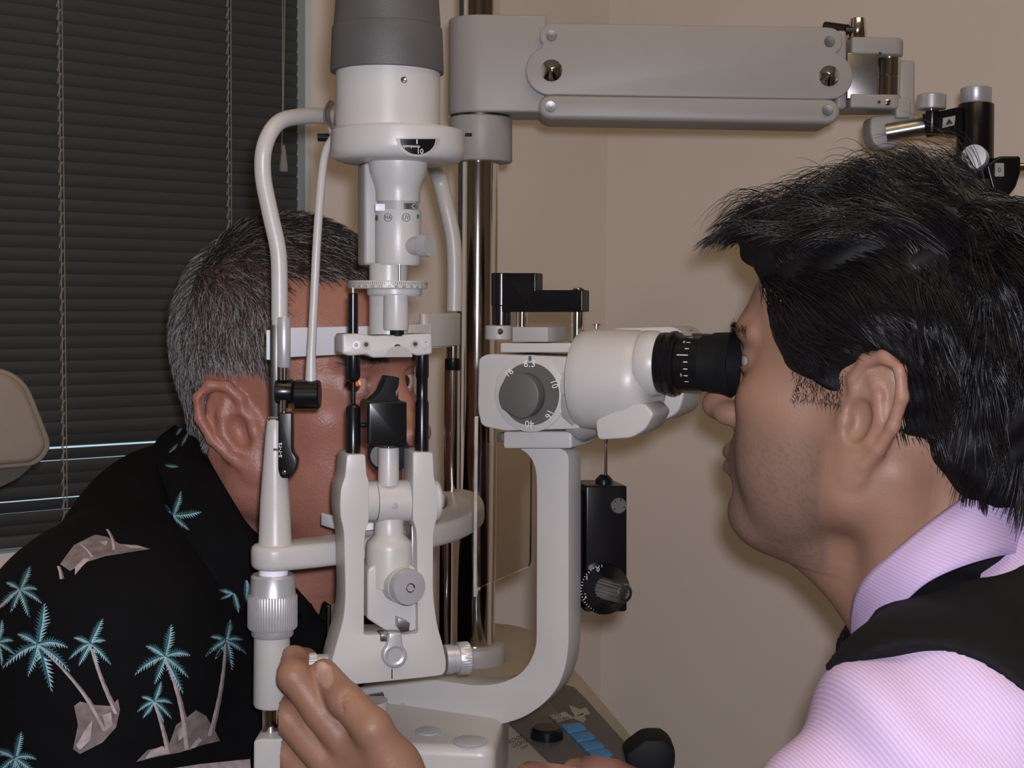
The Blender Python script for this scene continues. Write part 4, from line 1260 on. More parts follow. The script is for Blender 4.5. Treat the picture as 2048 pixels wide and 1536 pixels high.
M['hair_p'] = material('grey_hair', ones, 0.38, spec=0.6, var=0.1, attr='Col')
M['hair_m'] = material('black_hair_mass', ones, 0.6, spec=0.2, var=0.1, attr='Col')
M['hair_d'] = material('black_hair', ones, 0.27, spec=0.40, var=0.1, attr='Col')
M['shirt_p'] = material('black_shirt_cotton', (0.0038, 0.0038, 0.0046), 0.9, spec=0.12, var=0.15, vscale=60, bump=0.15, bscale=900)
M['teal'] = material('teal_print', (0.038, 0.115, 0.135), 0.85, spec=0.1, var=0.2, vscale=200)
M['teal_l'] = material('pale_teal_print', (0.30, 0.50, 0.56), 0.85, spec=0.1, var=0.2, vscale=200)
M['rock'] = material('taupe_print', (0.19, 0.152, 0.148), 0.85, spec=0.1, var=0.35, vscale=120)
M['rock_l'] = material('pale_taupe_print', (0.40, 0.335, 0.345), 0.85, spec=0.1, var=0.25, vscale=150)
M['vest'] = material('black_vest_wool', (0.0055, 0.0053, 0.007), 0.8, spec=0.25, var=0.2, vscale=100, bump=0.2, bscale=900)
M['tie'] = material('black_tie_silk', (0.012, 0.012, 0.014), 0.4, var=0.2)

def person_root(name, loc, label):
    e = bpy.data.objects.new(name, None)
    e.location = loc
    COL.objects.link(e)
    tag(e, label, 'person')
    return e
def shift(V, loc):
    return V - np.array(loc[:])
def body_obj(name, V, Q, mat, root, C=None, label=None):
    me = np_mesh(name, shift(V, root.location), Q)
    if C is not None: vcol(me, C)
    return mesh_obj(name, me, mat, root, label, sharp=None)
def joinm(parts):
    Vs, Qs, Cs, n = [], [], [], 0
    for V, Q, C in parts:
        Vs.append(V); Qs.append(Q + n); Cs.append(C); n += len(V)
    return np.concatenate(Vs), np.concatenate(Qs), np.concatenate(Cs)
def wnp(px, py, Y): return np.array(W(px, py, Y)[:])

from mathutils.bvhtree import BVHTree
def loft(rows, th):
    """sheet through rows of points (each row same count), given thickness along its normal"""
    R = [catmull([tuple(p) for p in r], 5) for r in rows]
    cols = list(zip(*R))
    cols = [catmull([tuple(p) for p in c], 4) for c in cols] if len(rows) > 2 else cols
    G = np.array(cols)      # along, across, 3
    n, m, _ = G.shape
    Nn = np.cross(np.gradient(G, axis=0), np.gradient(G, axis=1)); Nn /= np.linalg.norm(Nn, axis=2, keepdims=True) + 1e-12
    A, Bk = G + Nn * th / 2, G - Nn * th / 2
    V = np.concatenate([A.reshape(-1, 3), Bk.reshape(-1, 3)])
    ids = np.arange(n * m).reshape(n, m); o = n * m
    F_ = []
    a, b, c, d = ids[:-1, :-1], ids[1:, :-1], ids[1:, 1:], ids[:-1, 1:]
    F_.append(np.stack([a, b, c, d], -1).reshape(-1, 4)); F_.append(np.stack([d, c, b, a], -1).reshape(-1, 4) + o)
    edge = list(ids[:, 0]) + list(ids[-1, 1:]) + list(ids[::-1, -1][1:]) + list(ids[0, ::-1][1:-1])
    e = np.array(edge); e2 = np.roll(e, -1)
    F_.append(np.stack([e2, e, e + o, e2 + o], -1))
    return V, np.concatenate(F_)
# ================================================================== the patient
rng = np.random.default_rng(7)
PY = RAD(-28)
pc_ = W(725, 770, 1.02)                       # near eye
nv = Vector((math.cos(PY), math.sin(PY), 0)); Lv = Vector((-math.sin(PY), math.cos(PY), 0))
PS = 1.0
p_c = pc_ - nv * .0850 * PS + Lv * .032 * PS - Vector((0, 0, .0265 * PS))
# the face is pitched a little so the forehead meets the band
PM = head_matrix(p_c, PY, 0.0, 0.0, PS)
pat = person_root('person', W(420, 1700, 1.08), 'grey-haired man in black palm-print shirt leaning into the chin rest')
hv = head_vol({'nose': 0.4, 'lean': .40, 'ear': 1.10, 'earx': .012, 'crown': .016, 'back': .014, 'neck': (-.060, 0, -.20), 'lid': .0054})
hv.cap((.03, 0, -.10), (-.02, 0, -.17), .030, .05, .03)
V0, Q0 = hv.mesh()
x, y, z = V0[:, 0], V0[:, 1], V0[:, 2]
base = np.array((0.37, 0.160, 0.115))
C = np.tile(base, (len(V0), 1))
lip = sm(x, .088, .093) * (np.abs(z + .0465) < .0095) * (np.abs(y) < .026)
C = C * (1 - lip[:, None] * .35) + np.array((.30, .08, .07)) * lip[:, None] * .35
eyearea = np.exp(-(((x - .085) / .02) ** 2 + ((np.abs(y) - .034) / .022) ** 2 + ((z - .02) / .018) ** 2))
C = C * (1 - eyearea[:, None] * .45) + np.array((.42, .25, .22)) * eyearea[:, None] * .45
# cropped hair region
front = .104 - .016 * np.exp(-(y / .018) ** 2)
haired = ((x < .046) & (z > .026 + np.clip(x, 0, 1) * .15)) | ((z > front) & (x < .09))
haired |= (x < -.026) & (z > -.048 - np.clip(-x - .03, 0, .05) * .5)
temple = (x > .030) & (z < .104 - (np.abs(y) < .02) * .01) & (x > .060 - z * .25)
haired &= ~temple
haired &= np.abs(y) < .0795
earz = (x > -.026) & (x < .024) & (z < .036) & (np.abs(y) > .062)
haired &= ~earz
hk_ = haired.astype(float)
C = C * (1 - hk_[:, None] * .75) + np.array((.075, .062, .057)) * hk_[:, None] * .75
Nn = normals(V0, Q0)
P, vi = sample(V0, Q0, haired, 26000, rng)
n0 = Nn[vi]
yy = P[:, 1:2]
fl = np.concatenate([.35 + .9 * sm(P[:, 2:3], .07, .12), -yy * 2.0, -1.0 + .7 * sm(P[:, 2:3], .08, .13)], 1)
fl[P[:, 0] < -.05] = np.array([-.15, 0, -1.0])
fl += rng.normal(0, .28, fl.shape)
fl -= n0 * (fl * n0).sum(1, keepdims=True)
fl /= np.linalg.norm(fl, axis=1, keepdims=True)
ln = (.0085 + .008 * sm(P[:, 2], .03, .11)) * rng.uniform(.7, 1.3, len(P))
m = 4
S = np.zeros((len(P), m, 3))
for i in range(m):
    t = i / (m - 1)
    S[:, i] = P - n0 * .0005 + (n0 * (.62 * t - .30 * t * t)[None] if False else n0 * (.62 * t - .30 * t * t)) * ln[:, None] + fl * (t * .85 + .1 * t * t) * ln[:, None]
Wd = np.outer(np.full(len(P), 1.0), np.array([.00026, .00024, .0002, .00007]))
gre = rng.random(len(P))
dark = sm(P[:, 2], .06, .12) * .55
cc = np.where((gre < .56 - dark * .6)[:, None], np.array((.36, .35, .35)), np.array((.042, .034, .030)))
cc = cc * rng.uniform(.6, 1.25, (len(P), 1))
# eyebrows
bp, bi = sample(V0, Q0, (x > .07) & (np.abs(z - .047 + (np.abs(y) - .03) ** 2 * 6) < .0045) & (np.abs(y) > .014) & (np.abs(y) < .050), 900, rng)
bn = Nn[bi]
bf = np.stack([np.full(len(bp), -.3), np.sign(bp[:, 1]) * 1.0, np.full(len(bp), .15)], 1) + rng.normal(0, .25, (len(bp), 3))
bf -= bn * (bf * bn).sum(1, keepdims=True); bf /= np.linalg.norm(bf, axis=1, keepdims=True)
Sb = np.stack([bp + bn * .004 * t + bf * .008 * t for t in np.linspace(0, 1, 4)], 1)
S = np.concatenate([S, Sb]); Wd = np.concatenate([Wd, np.tile(np.array([.00018, .00016, .00012, .00005]), (len(bp), 1))])
cc = np.concatenate([cc, np.tile(np.array((.16, .13, .115)), (len(bp), 1)) * rng.uniform(.6, 1.5, (len(bp), 1))])
Vw = xf(PM, V0)
# trunk under the shirt, continuous with the neck
tv = Vol((-.62, .78, .62), (.12, 1.5, 1.22), .008)
nb = np.array(xf(PM, np.array([[-.062, 0, -.20]]))[0])
tv.cap(nb + np.array((0, 0, .08)), nb - np.array((0, 0, .06)), .055, .075, .04)
tv.cap(nb - np.array((0, 0, .03)), wnp(200, 1290, .95), .06, .055, .05)
tv.cap(nb - np.array((0, 0, .03)), wnp(600, 1300, 1.26), .06, .055, .05)
tv.ell(wnp(420, 1640, 1.09), (.10, .17, .22), .06, np.array([[nv.x, Lv.x, 0], [nv.y, Lv.y, 0], [0, 0, 1]]))
Vt, Qt = tv.mesh()
Vb, Qb, Cb = joinm([(Vw, Q0, C), (Vt, Qt, np.tile(base, (len(Vt), 1)))])
body_obj('body', Vb, Qb, M['skin_p'], pat, Cb)
hm = strands_mesh('hair', shift(xf(PM, S.reshape(-1, 3)), pat.location).reshape(S.shape), Wd * PS, cc)
ho = mesh_obj('hair', hm, M['hair_p'], pat, 'short grey hair', sharp=None); ho['kind'] = 'stuff'
for sd, nm in ((-1, 'eye'), (1, 'eye')):
    c = Vector(xf(PM, np.array([[.0745, sd * .032, .0265]]))[0]) - pat.location
    gz = Matrix.Rotation(PY, 3, 'Z') @ Vector((.62, -.78, .0)) if sd < 0 else Matrix.Rotation(PY, 3, 'Z') @ Vector((.75, -.6, 0))
    eyeball(nm, c, .0125 * PS, gz, pat, (.045, .020, .012), (.62, .36, .33) if sd < 0 else (.62, .52, .50), M['eye'])
# the slit lamp's own narrow warm beam on the near eye
ec = Vector(xf(PM, np.array([[.0745, -.032, .0265]]))[0]); er_ = .0125 * PS
rd = ray(715, 767).normalized(); oc = CAM - ec; bq = oc.dot(rd)
tgt = CAM + rd * (-bq - math.sqrt(max(bq * bq - oc.length_squared + er_ * er_, 0.0)))
src = LF.wor(LF.p(772, 768, .03))
beam = light('slit_lamp_beam', 'SPOT', src, 6.0, (1.0, .50, .14), 0.0008)
beam.data.spot_size = RAD(2.2); beam.data.spot_blend = .4
beam.rotation_euler = (tgt - src).to_track_quat('-Z', 'Y').to_euler()

# ---------------- shirt
sv = Vol((-.66, .72, .58), (.14, 1.52, 1.26), .005)
Rn = np.array([[nv.x, Lv.x, 0], [nv.y, Lv.y, 0], [0, 0, 1]])
sv.cap(wnp(345, 1110, 1.12), wnp(205, 1295, .945), .064, .072, .05)
sv.cap(wnp(350, 1080, 1.13), wnp(620, 1300, 1.27), .066, .074, .06)
sv.ell(wnp(420, 1660, 1.09), (.125, .195, .27), .08, Rn)
sv.cap(wnp(205, 1285, .945), wnp(140, 1900, .90), .072, .058, .05)
sv.cap(wnp(610, 1300, 1.27), wnp(560, 1900, 1.25), .072, .055, .05)
sv.ell(wnp(560, 1500, 1.10), (.09, .15, .12), .06, Rn)
# neck opening
sv.cap(nb + np.array((.02, -.01, .10)), nb + np.array((.10, -.045, -.075)), .066, .03, .015, True)
Vs, Qs = sv.mesh()
# soft folds
w_ = 0.0022 * np.sin(Vs[:, 0] * 55 + Vs[:, 2] * 38 + 2 * np.sin(Vs[:, 1] * 21)) * sm(1.08 - Vs[:, 2], -.05, .2)
Vs = Vs + normals(Vs, Qs) * w_[:, None]
sh = body_obj('shirt', Vs, Qs, M['shirt_p'], pat, label='black short-sleeved shirt printed with palm trees and rocks')
inner = [(352, 852, 1.135), (392, 878, 1.065), (428, 940, 1.022), (468, 1008, .992), (512, 1078, .980), (556, 1150, .985), (600, 1232, 1.0)]
mid = [(322, 875, 1.14), (358, 905, 1.045), (386, 975, .998), (414, 1050, .970), (446, 1120, .958), (492, 1170, .966), (540, 1220, .985)]
outer = [(296, 915, 1.13), (322, 950, 1.035), (342, 1015, .990), (362, 1090, .958), (384, 1160, .944), (408, 1225, .940), (480, 1226, .962)]
Vc, Qc = loft([[wnp(*q) for q in r] for r in (inner, mid, outer)], .0028)
co = body_obj('collar', Vc, Qc, M['shirt_p'], sh.parent, label='open shirt collar')
co.parent = sh; co.location = (0, 0, 0)
fin = [(640, 1235, 1.03), (655, 1150, 1.09), (640, 1080, 1.14)]
fou = [(690, 1260, 1.06), (720, 1160, 1.13), (700, 1090, 1.19)]
Vc2, Qc2 = loft([[wnp(*q) for q in r] for r in (fin, fou)], .0028)
co2 = body_obj('collar', Vc2, Qc2, M['shirt_p'], pat); co2.parent = sh
# ---------------- printed palms and rocks lie on the cloth
allV = np.concatenate([Vs, Vc]); allQ = np.concatenate([Qs, Qc + len(Vs)])
bvh = BVHTree.FromPolygons(allV.tolist(), allQ.tolist())
def oncloth(px, py, lift=.0009):
    d = ray(px, py).normalized()
    h = bvh.ray_cast(CAM, d)
    if h[0] is None: return None
    return h[0] - d * lift - pat.location
class Print:
    def __init__(s, mats): s.V = []; s.F = []; s.I = []; s.mats = mats
    def poly(s, pts, cuts=0, mi=0):
        b = bmesh.new()
        f = b.faces.new([b.verts.new((x, y, 0)) for x, y in pts])
        bmesh.ops.triangulate(b, faces=[f])
        for _ in range(cuts):
            es = [e for e in b.edges if e.calc_length() > 14]
            if es: bmesh.ops.subdivide_edges(b, edges=es, cuts=1, use_grid_fill=False)
            bmesh.ops.triangulate(b, faces=b.faces)
        b.verts.index_update()
        P = [oncloth(v.co.x, v.co.y, .0009 + (.0004 if mi in (1, 3) else 0)) for v in b.verts]
        n0 = len(s.V); s.V += [tuple(p) if p is not None else (0, 0, 0) for p in P]
        for f in b.faces:
            ii = [v.index for v in f.verts]
            pp = [P[i] for i in ii]
            if all(p is not None for p in pp) and max((pp[i] - pp[i - 1]).length for i in range(3)) < .03:
                s.F.append(tuple(n0 + i for i in ii)); s.I.append(mi)
        b.free()
    def quads(s, A, Bq, mi=0):
        for i in range(len(A) - 1):
            s.poly([A[i], A[i + 1], Bq[i + 1], Bq[i]], 0, mi)
    def make(s, name, parent, label=None):
        if not s.F: return
        me = bpy.data.meshes.new(name); me.from_pydata(s.V, [], s.F)
        for m_ in s.mats: me.materials.append(M[m_])
        me.polygons.foreach_set('material_index', s.I)
        bmm = bmesh.new(); bmm.from_mesh(me); bmesh.ops.remove_doubles(bmm, verts=bmm.verts, dist=.0003); bmesh.ops.delete(bmm, geom=[v for v in bmm.verts if not v.link_faces], context='VERTS'); bmm.to_mesh(me); bmm.free()
        return mesh_obj(name, me, None, parent, label, sharp=None)
pr_r = random.Random(3)
PM4 = ['teal', 'teal_l', 'rock', 'rock_l']
def frond(pr, cx, cy, ang, R, droop):
    n = 12
    a = RAD(ang)
    mid_ = []
    for i in range(n + 1):
        t = i / n
        mid_.append((cx + R * t * math.cos(a), cy + R * t * math.sin(a) + droop * R * t * t))
    for i in range(n):
        t = i / n
        (x0, y0), (x1, y1) = mid_[i], mid_[i + 1]
        dx, dy = x1 - x0, y1 - y0
        L_ = math.hypot(dx, dy) + 1e-6
        nx_, ny_ = -dy / L_, dx / L_
        w1 = R * .15 * (math.sin(math.pi * min(1, t * .88 + .16)) ** .8) + .5
        lit = 1 if nx_ * .3 + ny_ > 0 else -1
        # solid rib on both sides, toothed pale leaflets on the lower side, short dark ones above
        pr.poly([(x0 - nx_ * w1 * .32, y0 - ny_ * w1 * .32), (x1 - nx_ * w1 * .32, y1 - ny_ * w1 * .32), (x1 + nx_ * w1 * .32, y1 + ny_ * w1 * .32), (x0 + nx_ * w1 * .32, y0 + ny_ * w1 * .32)], 0, 0)
        wl = w1 * 1.25 * pr_r.uniform(.85, 1.15) * lit
        pr.poly([(x0 + nx_ * wl * .12, y0 + ny_ * wl * .12), (x1 + nx_ * wl * .12, y1 + ny_ * wl * .12), (x0 + nx_ * wl + dx * 1.7, y0 + ny_ * wl + dy * 1.7)], 0, 1)
        wd = -w1 * .95 * pr_r.uniform(.85, 1.15) * lit
        pr.poly([(x0, y0), (x1, y1), (x0 + nx_ * wd + dx * 1.5, y0 + ny_ * wd + dy * 1.5)], 0, 0)
def trunk(pr, x0, y0, x1, y1, bend, w0, w1_):
    A, Bq, Cq = [], [], []
    n = 14
    for i in range(n + 1):
        t = i / n
        x = x0 + (x1 - x0) * t + bend * math.sin(math.pi * t); y = y0 + (y1 - y0) * t
        w = (w0 + (w1_ - w0) * t) * (1 + .12 * (i % 2))
        A.append((x - w, y)); Bq.append((x + w * .2, y)); Cq.append((x + w, y))
    pr.quads(A, Bq, 3); pr.quads(Bq, Cq, 2)
def palm(cx, cy, R, tx=None, ty=None, bend=8, seed=0, w=(2.6, 5.4)):
    q = random.Random(seed)
    pr = Print(PM4)
    if tx is not None: trunk(pr, cx, cy, tx, ty, bend, w[0], w[1])
    for j, (a, dr, k) in enumerate(((-75, .1, 1.2), (-30, .5, 1.0), (22, .4, 1.0), (68, .2, 1.1), (118, .1, 1.0), (165, .5, 1.05), (-140, .35, .95))):
        frond(pr, cx, cy, a + q.uniform(-10, 10), R * k * q.uniform(.85, 1.1) * 1.12, dr)
    pr.make('palm_print', sh)
def fronds(cx, cy, lst):
    pr = Print(PM4)
    for (a, R_, d_) in lst: frond(pr, cx, cy, a, R_, d_)
    pr.make('frond_print', sh)
def rock(pts, lights, trunks=()):
    pr = Print(PM4)
    pr.poly(pts, 3, 2)
    for l in lights: pr.poly(l, 2, 3)
    pr.make('rock_print', sh)
    for t_ in trunks:
        pr = Print(PM4); trunk(pr, *t_); pr.make('trunk_print', sh)
rock([(148, 1412), (160, 1403), (190, 1410), (222, 1412), (236, 1398), (240, 1420), (232, 1455), (205, 1485), (160, 1508), (146, 1498), (156, 1450)], [[(170, 1460), (185, 1440), (180, 1480), (160, 1500), (152, 1492)], [(205, 1430), (222, 1425), (225, 1450), (212, 1462)]])
rock([(338, 1490), (352, 1450), (372, 1436), (392, 1420), (412, 1432), (432, 1465), (440, 1482), (405, 1490), (360, 1505), (320, 1512), (272, 1524), (295, 1500)], [[(300, 1502), (325, 1492), (336, 1505), (290, 1518)], [(378, 1498), (398, 1474), (404, 1480), (390, 1496)], [(355, 1462), (372, 1445), (370, 1470), (358, 1482)]])
rock([(120, 1128), (148, 1090), (190, 1069), (215, 1074), (240, 1088), (275, 1090), (300, 1098), (262, 1104), (212, 1112), (170, 1125), (140, 1142)], [[(150, 1135), (168, 1116), (180, 1118), (165, 1132), (150, 1150)], [(195, 1082), (216, 1082), (212, 1092)], [(246, 1090), (280, 1092), (292, 1097), (262, 1096)]],
     ((162, 1088, 186, 1114, 2, 2.5, 4), (214, 1058, 229, 1100, 4, 2.5, 4), (117, 1132, 124, 1158, 1, 3, 4.5)))
palm(76, 1288, 62, 212, 1462, 14, 1, (3, 6)); palm(180, 1286, 40, 234, 1428, -4, 2); palm(330, 1312, 52, 376, 1500, 8, 3, (3, 6.5)); palm(452, 1280, 38, 421, 1472, 6, 4)
palm(308, 1402, 32, 338, 1508, 2, 5); palm(40, 1178, 38, 0, 1215, 0, 6); palm(30, 1515, 48, None, None, 0, 7); palm(-5, 1285, 34, None, None, 0, 8)
fronds(346, 1030, ((-72, 48, .0), (-4, 55, -.05), (38, 40, .1), (-125, 24, .0)))
fronds(466, 1186, ((75, 40, .0), (160, 26, .1), (205, 30, .2)))
fronds(492, 1160, ((90, 42, .0), (75, 30, .0)))
for (x_, y_, a) in ((338, 905, -50), (352, 870, -60), (330, 930, 0), (375, 866, 120)): fronds(x_, y_, ((a, 26, .1),))
pr = Print(PM4); pr.poly([(350, 1536), (400, 1528), (440, 1524), (500, 1518), (504, 1560), (350, 1560)], 2, 3); pr.make('sand_print', sh)
# ================================================================== the eye doctor
rng = np.random.default_rng(11)
DS = 0.92
DY = RAD(153)
ear = W(1700, 833, .8065)
Fd = Vector((math.cos(DY), math.sin(DY), 0)); Nd = Vector((-Fd.y, Fd.x, 0))     # Nd: his left, towards the viewer
d_c = ear - Nd * .070
DM = head_matrix(d_c, DY, RAD(4), 0.0, DS)
doc = person_root('person', W(1900, 1800, .86), 'dark-haired man in pink shirt and black vest looking into the microscope')
hv = head_vol({'nose': .6, 'lean': .14, 'ear': 1.20, 'earx': .000, 'earz': .004, 'flare': .26, 'neck': (-.080, 0, -.20), 'lid': .0040})
V0, Q0 = hv.mesh()
x, y, z = V0[:, 0], V0[:, 1], V0[:, 2]
dbase = np.array((0.320, 0.178, 0.118))
C = np.tile(dbase, (len(V0), 1))
lip = sm(x, .088, .093) * (np.abs(z + .0465) < .0095) * (np.abs(y) < .026)
C = C * (1 - lip[:, None] * .5) + np.array((.20, .085, .07)) * lip[:, None] * .5
# shaved beard shadow on the jaw, ending in front of the ear
beard = sm(x, .012, .020) * sm(-z, .004 + 0 * x, .035) * (1 - sm(-z, .105, .125)) * (1 - np.exp(-(y / .014) ** 2) * (z > -.03))
spk = (rng.random(len(V0)) < .25) * 1.0
bw = beard * (.34 + .25 * spk)
C = C * (1 - bw[:, None]) + np.array((.115, .098, .092)) * bw[:, None]
nose_r = np.exp(-(((x - .110) / .018) ** 2 + (y / .016) ** 2 + ((z + .010) / .016) ** 2))
C = C * (1 - nose_r[:, None] * .5) + np.array((.38, .17, .13)) * nose_r[:, None] * .5
er = sm(np.abs(y), .076, .086)
C = C * (1 - er[:, None] * .4) + np.array((.40, .20, .150)) * er[:, None] * .4
Vw = xf(DM, V0)
Nn = normals(V0, Q0)

# ---------------- hair mass and locks
hm_ = Vol((-.16, -.125, -.16), (.16, .125, .215), .0028)
hm_.ell((-.014, 0, .052), (.106, .087, .098), .01)
hm_.ell((.000, 0, .100), (.085, .070, .052), .02)
hm_.ell((.066, 0, .110), (.042, .052, .026), .02)
hm_.ell((-.078, 0, -.008), (.045, .066, .056), .03)
hm_.ell((.122, 0, -.005), (.085, .14, .096), .006, sub=True)
hm_.ell((.045, 0, -.075), (.082, .14, .082), .010, sub=True)
for sd in (-1, 1):
    hm_.ell((-.010, sd * .090, -.002), (.028, .024, .046), .006, sub=True)
    hm_.ell((.022, sd * .066, .046), (.030, .012, .026), .01)
    hm_.ell((.045, 0, -.030), (.075, .14, .054), .006, sub=True)
Vh, Qh = hm_.mesh()
Nh = normals(Vh, Qh)
def lump(P):
    return .0030 * np.sin(P[:, 0] * 130 + 3 * np.sin(P[:, 2] * 60)) * np.sin(P[:, 1] * 150 + P[:, 2] * 90)
Vh = Vh + Nh * lump(Vh)[:, None] - Nh * .003
hb_ = body_obj('hair', xf(DM, Vh), Qh, M['hair_m'], doc, np.tile(np.array((.006, .0055, .006)), (len(Vh), 1)), 'thick black hair')

def grow(P, n0, ln, m, kind):
    """kind: array, 0 sides and back, 1 top and fringe"""
    S = np.zeros((len(P), m, 3)); S[:, 0] = P - n0 * .002 + np.where((kind == 1)[:, None], np.array((-.012, 0, 0.0)), np.where((kind == 2)[:, None], np.array((.012, 0, .0)), np.array((.004, 0, .010))))
    d = None
    p = S[:, 0].copy()
    clump = np.stack([np.sin(P[:, 0] * 160 + P[:, 1] * 90), np.sin(P[:, 1] * 140 - P[:, 2] * 120), np.sin(P[:, 2] * 150 + P[:, 0] * 60)], 1)
    for i in range(1, m):
        t = i / (m - 1)
        X_, Y_, Z_ = p[:, 0:1], p[:, 1:2], p[:, 2:3]
        side = np.concatenate([-.95 + .85 * sm(-X_, .0, .075) + .45 * sm(-Z_, .0, .06), .25 * Y_ / .08 * (t < .3) - .5 * np.sign(Y_) * sm(-Z_, .0, .08) * 0, -.55 - .5 * sm(-X_, -.02, .06) + 0 * X_], 1)
        top = np.concatenate([1.0 - .3 * t + 0 * X_, 2.0 * Y_, .32 - .50 * sm(X_, -.02, .06) * (.35 + t) - .6 * t * t], 1)
        back = np.concatenate([-.5 + 0 * X_, 1.5 * Y_, .45 - 2.0 * t + 0 * X_], 1)
        f = np.where((kind == 1)[:, None], top, np.where((kind == 2)[:, None], back, side))
        f = f + clump * .28
        c = np.array((-.012, 0, .048)); r = np.array((.102, .083, .094))
        q = (p - c) / r
        k0 = np.linalg.norm(q, axis=1, keepdims=True)
        g = q / r; g /= np.linalg.norm(g, axis=1, keepdims=True) + 1e-9
        f = f + g * np.where(k0 < 1.06, .75, 0) + g * (.35 * (1 - t)) * ((kind > 0)[:, None])
        f /= np.linalg.norm(f, axis=1, keepdims=True) + 1e-9
        d = f if d is None else d * .62 + f * .38
        d /= np.linalg.norm(d, axis=1, keepdims=True) + 1e-9
        p = p + d * (ln / (m - 1))[:, None]
        S[:, i] = p
    return S
keep = np.ones(len(Vh), bool)
P, vi = sample(Vh, Qh, keep, 25000, rng)
n0 = Nh[vi]
kind = np.zeros(len(P), int)
kind[(P[:, 2] > .105) & (P[:, 0] > -.055)] = 1
kind[(P[:, 2] > .09) & (P[:, 0] <= -.055)] = 2
ln = np.where(kind == 1, rng.uniform(.026, .050, len(P)), np.where(kind == 2, rng.uniform(.03, .055, len(P)), rng.uniform(.022, .046, len(P))))
low = (P[:, 2] < .035) & (P[:, 0] > -.02)
ln[low] *= .35
ln[(P[:, 0] > -.045) & (P[:, 0] < .018) & (P[:, 2] > .0) & (P[:, 2] < .060) & (np.abs(P[:, 1]) > .05)] *= .45
neck_ = (P[:, 2] < -.06)
ln[neck_] *= .5
ln[(P[:, 2] < .0) & (P[:, 0] > -.07)] *= .45
mS = 10
S1 = grow(P, n0, ln, mS, kind)
# loose locks that stand off the top and fringe
P2, vi2 = sample(Vh, Qh, (Vh[:, 2] > .125) & (Vh[:, 0] > -.05), 420, rng)
S2 = grow(P2, Nh[vi2], rng.uniform(.038, .060, len(P2)), mS, np.ones(len(P2), int))
bend = np.linspace(0, 1, mS) ** 2
S2 = S2 + Nh[vi2][:, None, :] * (np.sin(np.linspace(0, math.pi, mS)) * .010)[None, :, None] + (rng.normal(0, .007, (len(P2), 1, 3)) * bend[None, :, None])
S = np.concatenate([S1, S2])
tap = np.array([1, 1, 1, .98, .95, .9, .8, .65, .45, .15])
Wd = np.concatenate([np.full((len(S1), 1), .00034) * rng.uniform(.6, 1.3, (len(S1), 1)), np.full((len(S2), 1), .00020)]) * tap[None]
cc = np.tile(np.array((.0085, .0075, .0085)), (len(S), 1)) * rng.uniform(.5, 1.6, (len(S), 1))
sm_ = strands_mesh('hair_strands', shift(xf(DM, S.reshape(-1, 3)), doc.location).reshape(S.shape), Wd, cc)
so = mesh_obj('hair_strands', sm_, M['hair_d'], hb_, sharp=None); so['kind'] = 'stuff'
# brow and lash hairs, short sideburn stubble
bp, bi = sample(V0, Q0, (x > .07) & (np.abs(z - .047 + (np.abs(y) - .03) ** 2 * 6) < .0042) & (np.abs(y) > .012) & (np.abs(y) < .050), 450, rng)
bn = Nn[bi]
bf = np.stack([np.full(len(bp), -.3), np.sign(bp[:, 1]) * 1.0, np.full(len(bp), .05)], 1) + rng.normal(0, .2, (len(bp), 3))
bf -= bn * (bf * bn).sum(1, keepdims=True); bf /= np.linalg.norm(bf, axis=1, keepdims=True)
Sb = np.stack([bp + bn * .003 * t + bf * .007 * t for t in np.linspace(0, 1, 4)], 1)
sbp, sbi = sample(V0, Q0, (x > .006) & (x < .042) & (z < .030 + 0 * x) & (z > .004 + .25 * (.042 - x) * 0) & (np.abs(y) > .05) & (np.abs(y) < .078), 1100, rng)
sdir = np.array((-.3, 0, -1)) + rng.normal(0, .5, (len(sbp), 3))
Sb2 = np.stack([sbp + Nn[sbi] * .0010 * t + sdir * .0030 * t for t in np.linspace(0, 1, 4)], 1)
Sx = np.concatenate([Sb, Sb2])
bm_ = strands_mesh('eyebrows', shift(xf(DM, Sx.reshape(-1, 3)), doc.location).reshape(Sx.shape), np.tile(np.array([.00017, .00016, .00012, .00005]), (len(Sx), 1)), np.tile(np.array((.010, .008, .007)), (len(Sx), 1)))
bo = mesh_obj('eyebrows', bm_, M['hair_d'], doc, 'dark eyebrows and sideburns', sharp=None); bo['kind'] = 'stuff'
for sd in (-1, 1):
    c = Vector(xf(DM, np.array([[.0745, sd * .032, .0265]]))[0]) - doc.location
    eyeball('eye', c, .0125 * DS, Fd, doc, (.02, .012, .008), (.45, .42, .40), M['eye'])

